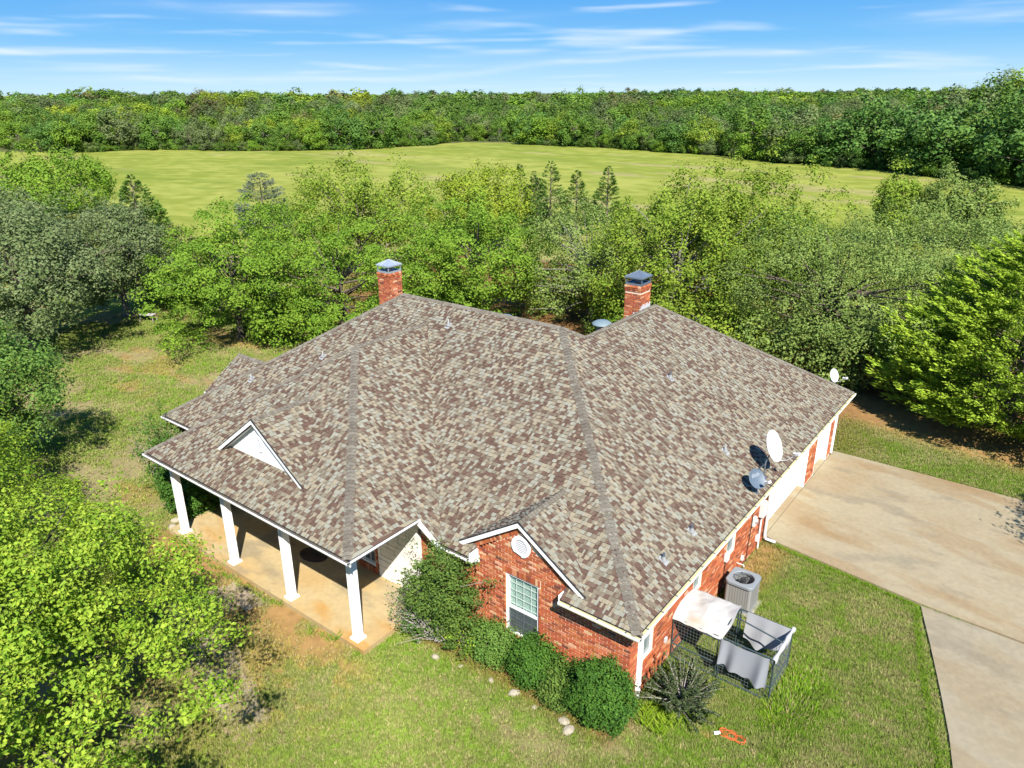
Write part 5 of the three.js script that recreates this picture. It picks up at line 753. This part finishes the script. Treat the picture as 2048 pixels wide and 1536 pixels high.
{ // lettering on the grey dish
  const font = await new FontLoader().loadAsync('fonts/droid/droid_sans_bold.typeface.json'), g = new TextGeometry('dish', { font, size: 0.11, depth: 0.004, curveSegments: 3 }); g.computeBoundingBox(); g.translate(-g.boundingBox.max.x / 2, -0.02, 0);
  const p = g.attributes.position; const fr = new THREE.Matrix4().makeBasis(gd.s2, gd.u2, gd.n).setPosition(gd.P(0, 0.08, -0.045)); for (let i = 0; i < p.count; i++) { const x = p.getX(i) / 0.29, y2 = (p.getY(i) + 0.08) / 0.31; p.setZ(i, p.getZ(i) + gd.y(x * x + y2 * y2) + 0.05); } g.applyMatrix4(fr); part('lettering', g, std(0.24, 0.28, 0.32, 0.6), gd.t);
}
{ const d3 = dish('small white satellite dish behind the far right roof corner', V(-0.95, 3.1, 18.9), mixV(0.5, 0.75, 0.35), 0.27, 0.29, 0.1, M.dishWhite, V(-1.1, 2.3, 18.7), 0.5); }

// ---------- air conditioner ----------
{
  const t = thing('air_conditioner', 'grey outdoor air conditioner unit with a round top fan by the brick wall', 'air conditioner', V(0.36, 0, 5.98)), h = 0.95, w = 0.39, r = 0.12;
  const rs = (hw, rad) => { const s = new THREE.Shape(); s.moveTo(-hw + rad, -hw); s.lineTo(hw - rad, -hw); s.absarc(hw - rad, -hw + rad, rad, -Math.PI / 2, 0); s.lineTo(hw, hw - rad); s.absarc(hw - rad, hw - rad, rad, 0, Math.PI / 2); s.lineTo(-hw + rad, hw); s.absarc(-hw + rad, hw - rad, rad, Math.PI / 2, Math.PI); s.lineTo(-hw, -hw + rad); s.absarc(-hw + rad, -hw + rad, rad, Math.PI, Math.PI * 1.5); return s; };
  const ex = (s, d, y) => { const g = new THREE.ExtrudeGeometry(s, { depth: d, bevelEnabled: false, curveSegments: 10 }); g.rotateX(-Math.PI / 2); g.translate(0, y, 0); return g; };
  const core = rs(w - 0.03, r); const hole0 = new THREE.Path(); hole0.absarc(0, 0, 0.335, 0, Math.PI * 2); core.holes.push(hole0); part('body', ex(core, h - 0.12, 0.06), std(0.2, 0.21, 0.21, 0.6), t);
  const pad = new MB(); pad.box(new THREE.Vector3(0, 0.02, 0), new THREE.Vector3(0.48, 0, 0), new THREE.Vector3(0, 0.03, 0), new THREE.Vector3(0, 0, 0.48), [1, 1, 1]); part('pad', pad.geo(), std(0.3, 0.28, 0.24), t);
  part('base_pan', ex(rs(w, r), 0.06, 0.05), M.acMetal, t);
  const top = rs(w + 0.012, r + 0.01), hole = new THREE.Path(); hole.absarc(0, 0, 0.325, 0, Math.PI * 2); top.holes.push(hole); const tg = new THREE.ExtrudeGeometry(top, { depth: 0.05, bevelEnabled: true, bevelSize: 0.02, bevelThickness: 0.03, bevelSegments: 3, curveSegments: 20 }); tg.rotateX(-Math.PI / 2); tg.translate(0, h - 0.06, 0); part('top_cover', tg, M.acMetal, t);
  for (let s = 0; s < 4; s++) { const a = s * Math.PI / 2, n = new THREE.Vector3(Math.cos(a), 0, Math.sin(a)), e = new THREE.Vector3(-Math.sin(a), 0, Math.cos(a)); for (let k = 0; k < 8; k++) { const x = (k - 3.5) * 0.078; part('louvre', new MB().box(n.clone().multiplyScalar(w - 0.022).addScaledVector(e, x).add(new THREE.Vector3(0, h / 2 - 0.0, 0)), e.clone().multiplyScalar(0.033), new THREE.Vector3(0, h / 2 - 0.11, 0), n.clone().multiplyScalar(0.012).addScaledVector(e, 0.003), [1, 1, 1]).geo(), M.acPanel, t); } const c = new MB(); c.tube([n.clone().add(e).multiplyScalar(w - 0.075).setY(0.1), n.clone().add(e).multiplyScalar(w - 0.075).setY(h - 0.06)], 0.075, [1, 1, 1], 10); part('corner_post', c.geo(), M.acPanel, t); }
  const gr = new MB(); for (let k = 1; k <= 6; k++) { const rp = []; for (let q = 0; q <= 30; q++) { const a = q / 30 * 6.2832; rp.push(new THREE.Vector3(Math.cos(a) * 0.325 * k / 6, h + 0.0, Math.sin(a) * 0.325 * k / 6)); } gr.tube(rp, 0.003, [1, 1, 1], 4); } for (let k = 0; k < 6; k++) { const a = k * Math.PI / 3; gr.bar(new THREE.Vector3(Math.cos(a) * 0.33, h + 0.005, Math.sin(a) * 0.33), new THREE.Vector3(Math.cos(a) * 0.05, h + 0.005, Math.sin(a) * 0.05), 0.012, 0.008, [1, 1, 1]); } part('fan_guard', gr.geo(), M.black, t);
  const fl = new MB(); fl.tube([new THREE.Vector3(0, 0.1, 0), new THREE.Vector3(0, 0.101, 0)], 0.33, [1, 1, 1], 24); part('fan_well', fl.geo(), M.black, t);
  const bl = new MB(); for (let k = 0; k < 3; k++) { const a = k * 2.094 + 0.4, d = new THREE.Vector3(Math.cos(a), 0, Math.sin(a)), e = new THREE.Vector3(-Math.sin(a), 0.35, Math.cos(a)); bl.box(d.clone().multiplyScalar(0.16).setY(h - 0.2), d.clone().multiplyScalar(0.11), e.clone().multiplyScalar(0.07), new THREE.Vector3(0, 0.002, 0), [1, 1, 1]); } part('fan_blade', bl.geo(), std(0.1, 0.1, 0.1, 0.5), t);
  const mo = new THREE.CylinderGeometry(0.085, 0.085, 0.14, 18); mo.translate(0, h - 0.1, 0); part('motor', mo, std(0.04, 0.04, 0.045, 0.5), t);
  const cp = new MB(); cp.tube([new THREE.Vector3(-0.14, 0.3, 0.14), new THREE.Vector3(-0.14, 0.5, 0.14)], 0.06, [1, 1, 1], 12); part('compressor_pipe', cp.geo(), std(0.35, 0.16, 0.07, 0.4, { metalness: 0.6 }), t);
}

// ---------- wire dog pen with tarps ----------
const K = { u0: -0.3, um: 0.98, u1: 2.37, v0: 2.68, v1: 4.05, h: 1.36 };
{
  const t = thing('dog_pen', 'dark green wire dog pen standing against the right brick wall', 'dog pen', V(1.0, 0, 3.36)), P = (u, y, v) => V(u, y, v).sub(t.position), T = (a, b, r = 0.019) => new MB().tube([a, b], r, [1, 1, 1], 8).geo();
  for (const u of [K.u0, K.um - 0.03, K.um + 0.03, K.u1]) for (const v of [K.v0, K.v1]) part('post', T(P(u, 0, v), P(u, K.h, v)), M.frameGreen, t);
  for (const v of [K.v0, K.v1]) for (const y of [0.08, 0.5, K.h]) { part('rail', T(P(K.u0, y, v), P(K.um - 0.03, y, v)), M.frameGreen, t); part('rail', T(P(K.um + 0.03, y, v), P(K.u1, y, v)), M.frameGreen, t); }
  for (const u of [K.u0, K.um, K.u1]) for (const y of u === K.um ? [K.h] : [0.08, 0.5, K.h]) part('rail', T(P(u, y, K.v0), P(u, y, K.v1)), M.frameGreen, t);
  { const arch = [], aw = new MB(); for (let k = 0; k <= 12; k++) { const b = k / 12; arch.push(P(K.um + 0.04, K.h + 0.16 * Math.sin(Math.PI * b), lerp(K.v0, K.v1, b))); } aw.tube(arch, 0.019, [1, 1, 1], 8); part('roof_hoop', aw.geo(), M.frameGreen, t); part('ridge_rail', T(P(K.um, K.h + 0.14, 3.5), P(K.u1, K.h, 3.42)), M.frameGreen, t); }
  const wire = (a, b, y0, y1) => { const m = new MB(), l = a.distanceTo(b); for (let s = 0.075; s < l; s += 0.085) { const p = a.clone().lerp(b, s / l); m.bar(p.clone().setY(y0), p.clone().setY(y1), 0.0045, 0.0045, [1, 1, 1]); } for (let y = y0 + 0.05; y < y1; y += 0.1) m.bar(a.clone().setY(y), b.clone().setY(y), 0.0045, 0.0045, [1, 1, 1]); return m.geo(); };
  for (const [a, b] of [[P(K.u0, 0, K.v0), P(K.um, 0, K.v0)], [P(K.um, 0, K.v0), P(K.u1, 0, K.v0)], [P(K.u0, 0, K.v1), P(K.um, 0, K.v1)], [P(K.um, 0, K.v1), P(K.u1, 0, K.v1)], [P(K.u1, 0, K.v0), P(K.u1, 0, K.v1)]]) part('wire_panel', wire(a, b, 0.08, K.h), M.wire, t, 'stuff');
}
function cloth(name, label, nx, ny, fn, m, pos, stain) { // a thick sheet sampled from fn(a,b)
  const t = [], g = new THREE.BufferGeometry(), p = [], idx = [], col = [];
  for (let side = 0; side < 2; side++) for (let j = 0; j <= ny; j++) for (let i = 0; i <= nx; i++) { const [u, y, v] = fn(i / nx, j / ny); p.push(u - pos[0], y - pos[1] - side * 0.004, -(v - pos[2]) - side * 0.002); const c = stain ? stain(i / nx, j / ny) : [1, 1, 1]; col.push(...c); }
  const w = nx + 1, o = w * (ny + 1); for (let s = 0; s < 2; s++) for (let j = 0; j < ny; j++) for (let i = 0; i < nx; i++) { const a = s * o + j * w + i, b = a + 1, c = a + w, d = c + 1; s ? idx.push(a, d, b, a, c, d) : idx.push(a, b, d, a, d, c); }
  g.setAttribute('position', new THREE.Float32BufferAttribute(p, 3)); g.setAttribute('color', new THREE.Float32BufferAttribute(col, 3)); g.setIndex(idx); g.computeVertexNormals();
  const o3 = part(name, g, m, scene); o3.position.copy(V(...pos)); return tag(o3, label, 'tarp');
}
const tarpM = vcol(0.9, { color: new THREE.Color().setRGB(0.40, 0.385, 0.36) });
cloth('canopy_tarp', 'stained off white tarp stretched over the left half of the dog pen', 34, 30, (a, b) => { const u = lerp(-0.32, K.um + 0.08 + 0.05 * Math.sin(b * 5), a), v = lerp(K.v0 - 0.05, K.v1 + 0.06, b), hump = 0.17 * Math.sin(Math.PI * b) + 0.04 * b, sag = -0.09 * Math.sin(Math.PI * clamp(a * 2)) * Math.sin(Math.PI * b) - 0.07 * Math.sin(Math.PI * clamp(a * 2 - 1)) * Math.sin(Math.PI * b); const fold = 0.02 * Math.sin(a * 19 + b * 7) * Math.sin(b * 5 + a * 3) + 0.06 * (fbm(a * 5, b * 5, 3) - 0.5); const edge = b < 0.03 ? -0.06 : b > 0.97 ? -0.05 : 0; return [u, K.h + 0.03 + hump + sag + fold + edge, v]; }, tarpM, [0.3, 1.4, 3.36], (a, b) => { const s = Math.exp(-(((a - 0.42) / 0.16) ** 2 + ((b - 0.10) / 0.09) ** 2)) * 0.75; const k = 0.94 + 0.1 * fbm(a * 9, b * 9, 3); return [k * (1 - 0.15 * s), k * (1 - 0.4 * s), k * (1 - 0.6 * s)]; });
cloth('hanging_cloth', 'grey cloth hanging from the front rail of the dog pen', 60, 20, (a, b) => { const u = lerp(K.um + 0.05, K.u1 - 0.1, a), bot = 0.62 - 0.2 * a + 0.03 * Math.sin(a * 21), top = K.h + 0.01 - 0.03 * Math.sin(Math.PI * a); const f = 0.015 + b * 0.06, v = K.v0 - 0.03 - f * (1 + Math.sin(a * 17 + b * 1.4 + 1.5 * Math.sin(a * 6))) * 0.8 - 0.01; return [u, lerp(top, bot, b), v]; }, std(0.225, 0.235, 0.25, 0.9), [1.65, 0.9, K.v0 - 0.05]);
cloth('hanging_cloth', 'pale grey drape hanging inside the back rail of the dog pen', 50, 20, (a, b) => { const u = lerp(K.um + 0.22, K.u1 - 0.02, a), bot = lerp(0.45, 0.86, Math.abs(a - 0.35) * 1.5), top = K.h + 0.03; return [u, lerp(top, bot, b), K.v1 - 0.03 - b * 0.16 - 0.045 * Math.sin(a * 15 + b * 3) * b]; }, std(0.27, 0.272, 0.28, 0.9), [1.7, 0.9, K.v1 - 0.1]);
cloth('cloth_strip', 'white cloth strip rolled over the right end rail of the dog pen', 8, 40, (a, b) => { const th = lerp(-1.9, 2.3, a); return [K.u1 + 0.045 * Math.sin(th) * (1 + 0.3 * Math.sin(b * 20)), K.h + 0.045 * Math.cos(th) - (a > 0.85 || a < 0.12 ? 0.05 + 0.04 * Math.sin(b * 13) : 0), lerp(K.v0 - 0.05, K.v1 + 0.08, b)]; }, std(0.4, 0.395, 0.385, 0.9), [K.u1, K.h, 3.36]);

// ---------- small things on the ground ----------
rnd = mulberry(77);
{ const m = []; // orange cord lying in two loops
  const pts = []; for (let k = 0; k <= 150; k++) { const t = k / 150 * Math.PI * 2 * 4.2, lob = Math.floor(k / 30) % 2; const cx = lob ? 2.17 : 1.97, r = 0.14 + 0.05 * Math.sin(k * 0.37); pts.push(new THREE.Vector3(cx + Math.cos(t) * r * 1.15 - 2.08, 0.03 + 0.012 * Math.abs(Math.sin(k * 0.21)), -(1.12 + Math.sin(t) * r * 0.95 - 1.12))); }
  const c = new THREE.CatmullRomCurve3(pts), o = part('orange_cord', new THREE.TubeGeometry(c, 420, 0.0075, 6), M.orange, scene); o.position.copy(V(2.08, 0.02, 1.12)); tag(o, 'orange extension cord coiled on the lawn near the driveway side', 'cord');
  const w = new MB(); w.box(new THREE.Vector3(0, 0, 0), new THREE.Vector3(0.02, 0, 0.02), new THREE.Vector3(0, 0.026, 0), new THREE.Vector3(0.055, 0, -0.05), [1, 1, 1]); const wb = part('cord_reel', w.geo(), M.white, o); wb.position.set(-0.33, 0.035, 0.13); }
function rockGeo(r, seed) { const g = new THREE.IcosahedronGeometry(r, 2), p = g.attributes.position, c = []; for (let i = 0; i < p.count; i++) { const x = p.getX(i), y = p.getY(i), z = p.getZ(i), n = 0.75 + 0.5 * fbm(x / r * 1.2 + seed, (y + z) / r * 1.2 + seed, 3); p.setXYZ(i, x * n, y * n * 0.6, z * n * 0.8); const k = 0.85 + 0.3 * fbm(x / r * 3 + seed, z / r * 3, 2); c.push(0.31 * k, 0.27 * k, 0.2 * k); } g.setAttribute('color', new THREE.Float32BufferAttribute(c, 3)); g.computeVertexNormals(); return g; }
[[-5.39, -1.17, 0.12], [-4.6, -1.02, 0.08], [-3.64, -0.92, 0.1], [-2.88, -0.92, 0.15], [-2.2, -0.98, 0.08], [-1.36, -0.9, 0.15], [-1.12, -1.05, 0.17], [-6.2, -1.0, 0.12], [-17.6, -1.75, 0.17], [-17.3, -2.05, 0.16], [-17.85, -1.4, 0.14], [-18.2, -1.1, 0.15]].forEach(([u, v, r], i) => { const L2 = i < 8 ? ['pale edging rock beside the ragged tall bush', 'small pale rock in front of the weedy sapling', 'small pale rock before the low bright bush', 'white rock in front of the window bush', 'small pale rock between the window bush and the holly', 'pale rock at the left foot of the corner holly', 'largest pale rock at the foot of the corner holly', 'pale rock by the porch corner under the ragged bush'][i] : ['pale flat rock beside the first porch column', 'pale rock at the front left corner of the porch slab', 'pale rock second in the line left of the porch', 'pale rock at the far end of the line left of the porch'][i - 8]; const o = part('edging_rock', rockGeo(r, i * 3.7), M.rock, scene); o.position.copy(V(u, r * 0.1, v)); o.rotation.y = i * 1.3; tag(o, L2, 'rock', 'pale rocks edging the beds'); });
{ // woven mat on the porch floor
  const s = new THREE.Shape(); s.absellipse(0, 0, 0.52, 0.34, 0, Math.PI * 2, false, 0); const g = new THREE.ExtrudeGeometry(s, { depth: 0.02, bevelEnabled: true, bevelSize: 0.01, bevelThickness: 0.006, bevelSegments: 2, curveSegments: 28 }); g.rotateX(-Math.PI / 2); const o = part('porch_mat', g, std(0.055, 0.035, 0.022, 1), scene); o.position.copy(V(-11.7, 0.158, -0.25)); o.rotation.y = 0.12; tag(o, 'dark brown oval woven mat on the porch floor', 'mat');
  const m = new MB(); for (let k = 1; k < 9; k++) { const rp = []; for (let q = 0; q <= 36; q++) { const a = q / 36 * 6.2832; rp.push(new THREE.Vector3(Math.cos(a) * 0.5 * k / 9, 0.028, Math.sin(a) * 0.32 * k / 9)); } m.tube(rp, 0.014, [1, 1, 1], 5); } part('braid', m.geo(), std(0.075, 0.05, 0.032, 1), o); }
{ // weathered bench under the oaks
  const t = thing('garden_bench', 'weathered grey plank bench in the shade under the oaks', 'bench', V(-43.0, 0, 10.6)); const m = new MB(); for (let k = 0; k < 3; k++) m.box(new THREE.Vector3(0, 0.5, (k - 1) * 0.16), new THREE.Vector3(0.5, 0, 0), new THREE.Vector3(0, 0.02, 0), new THREE.Vector3(0, 0, 0.072), [1, 1, 1]); part('seat', m.geo(), std(0.38, 0.36, 0.34, 0.9), t); for (const x of [-0.42, 0.42]) for (const z of [-0.17, 0.17]) part('leg', new MB().bar(new THREE.Vector3(x, 0.5, z), new THREE.Vector3(x * 1.2, 0, z * 1.4), 0.05, 0.05, [1, 1, 1]).geo(), std(0.25, 0.22, 0.2, 0.9), t); t.rotation.y = 0.5; }

renderer.render(scene, camera);
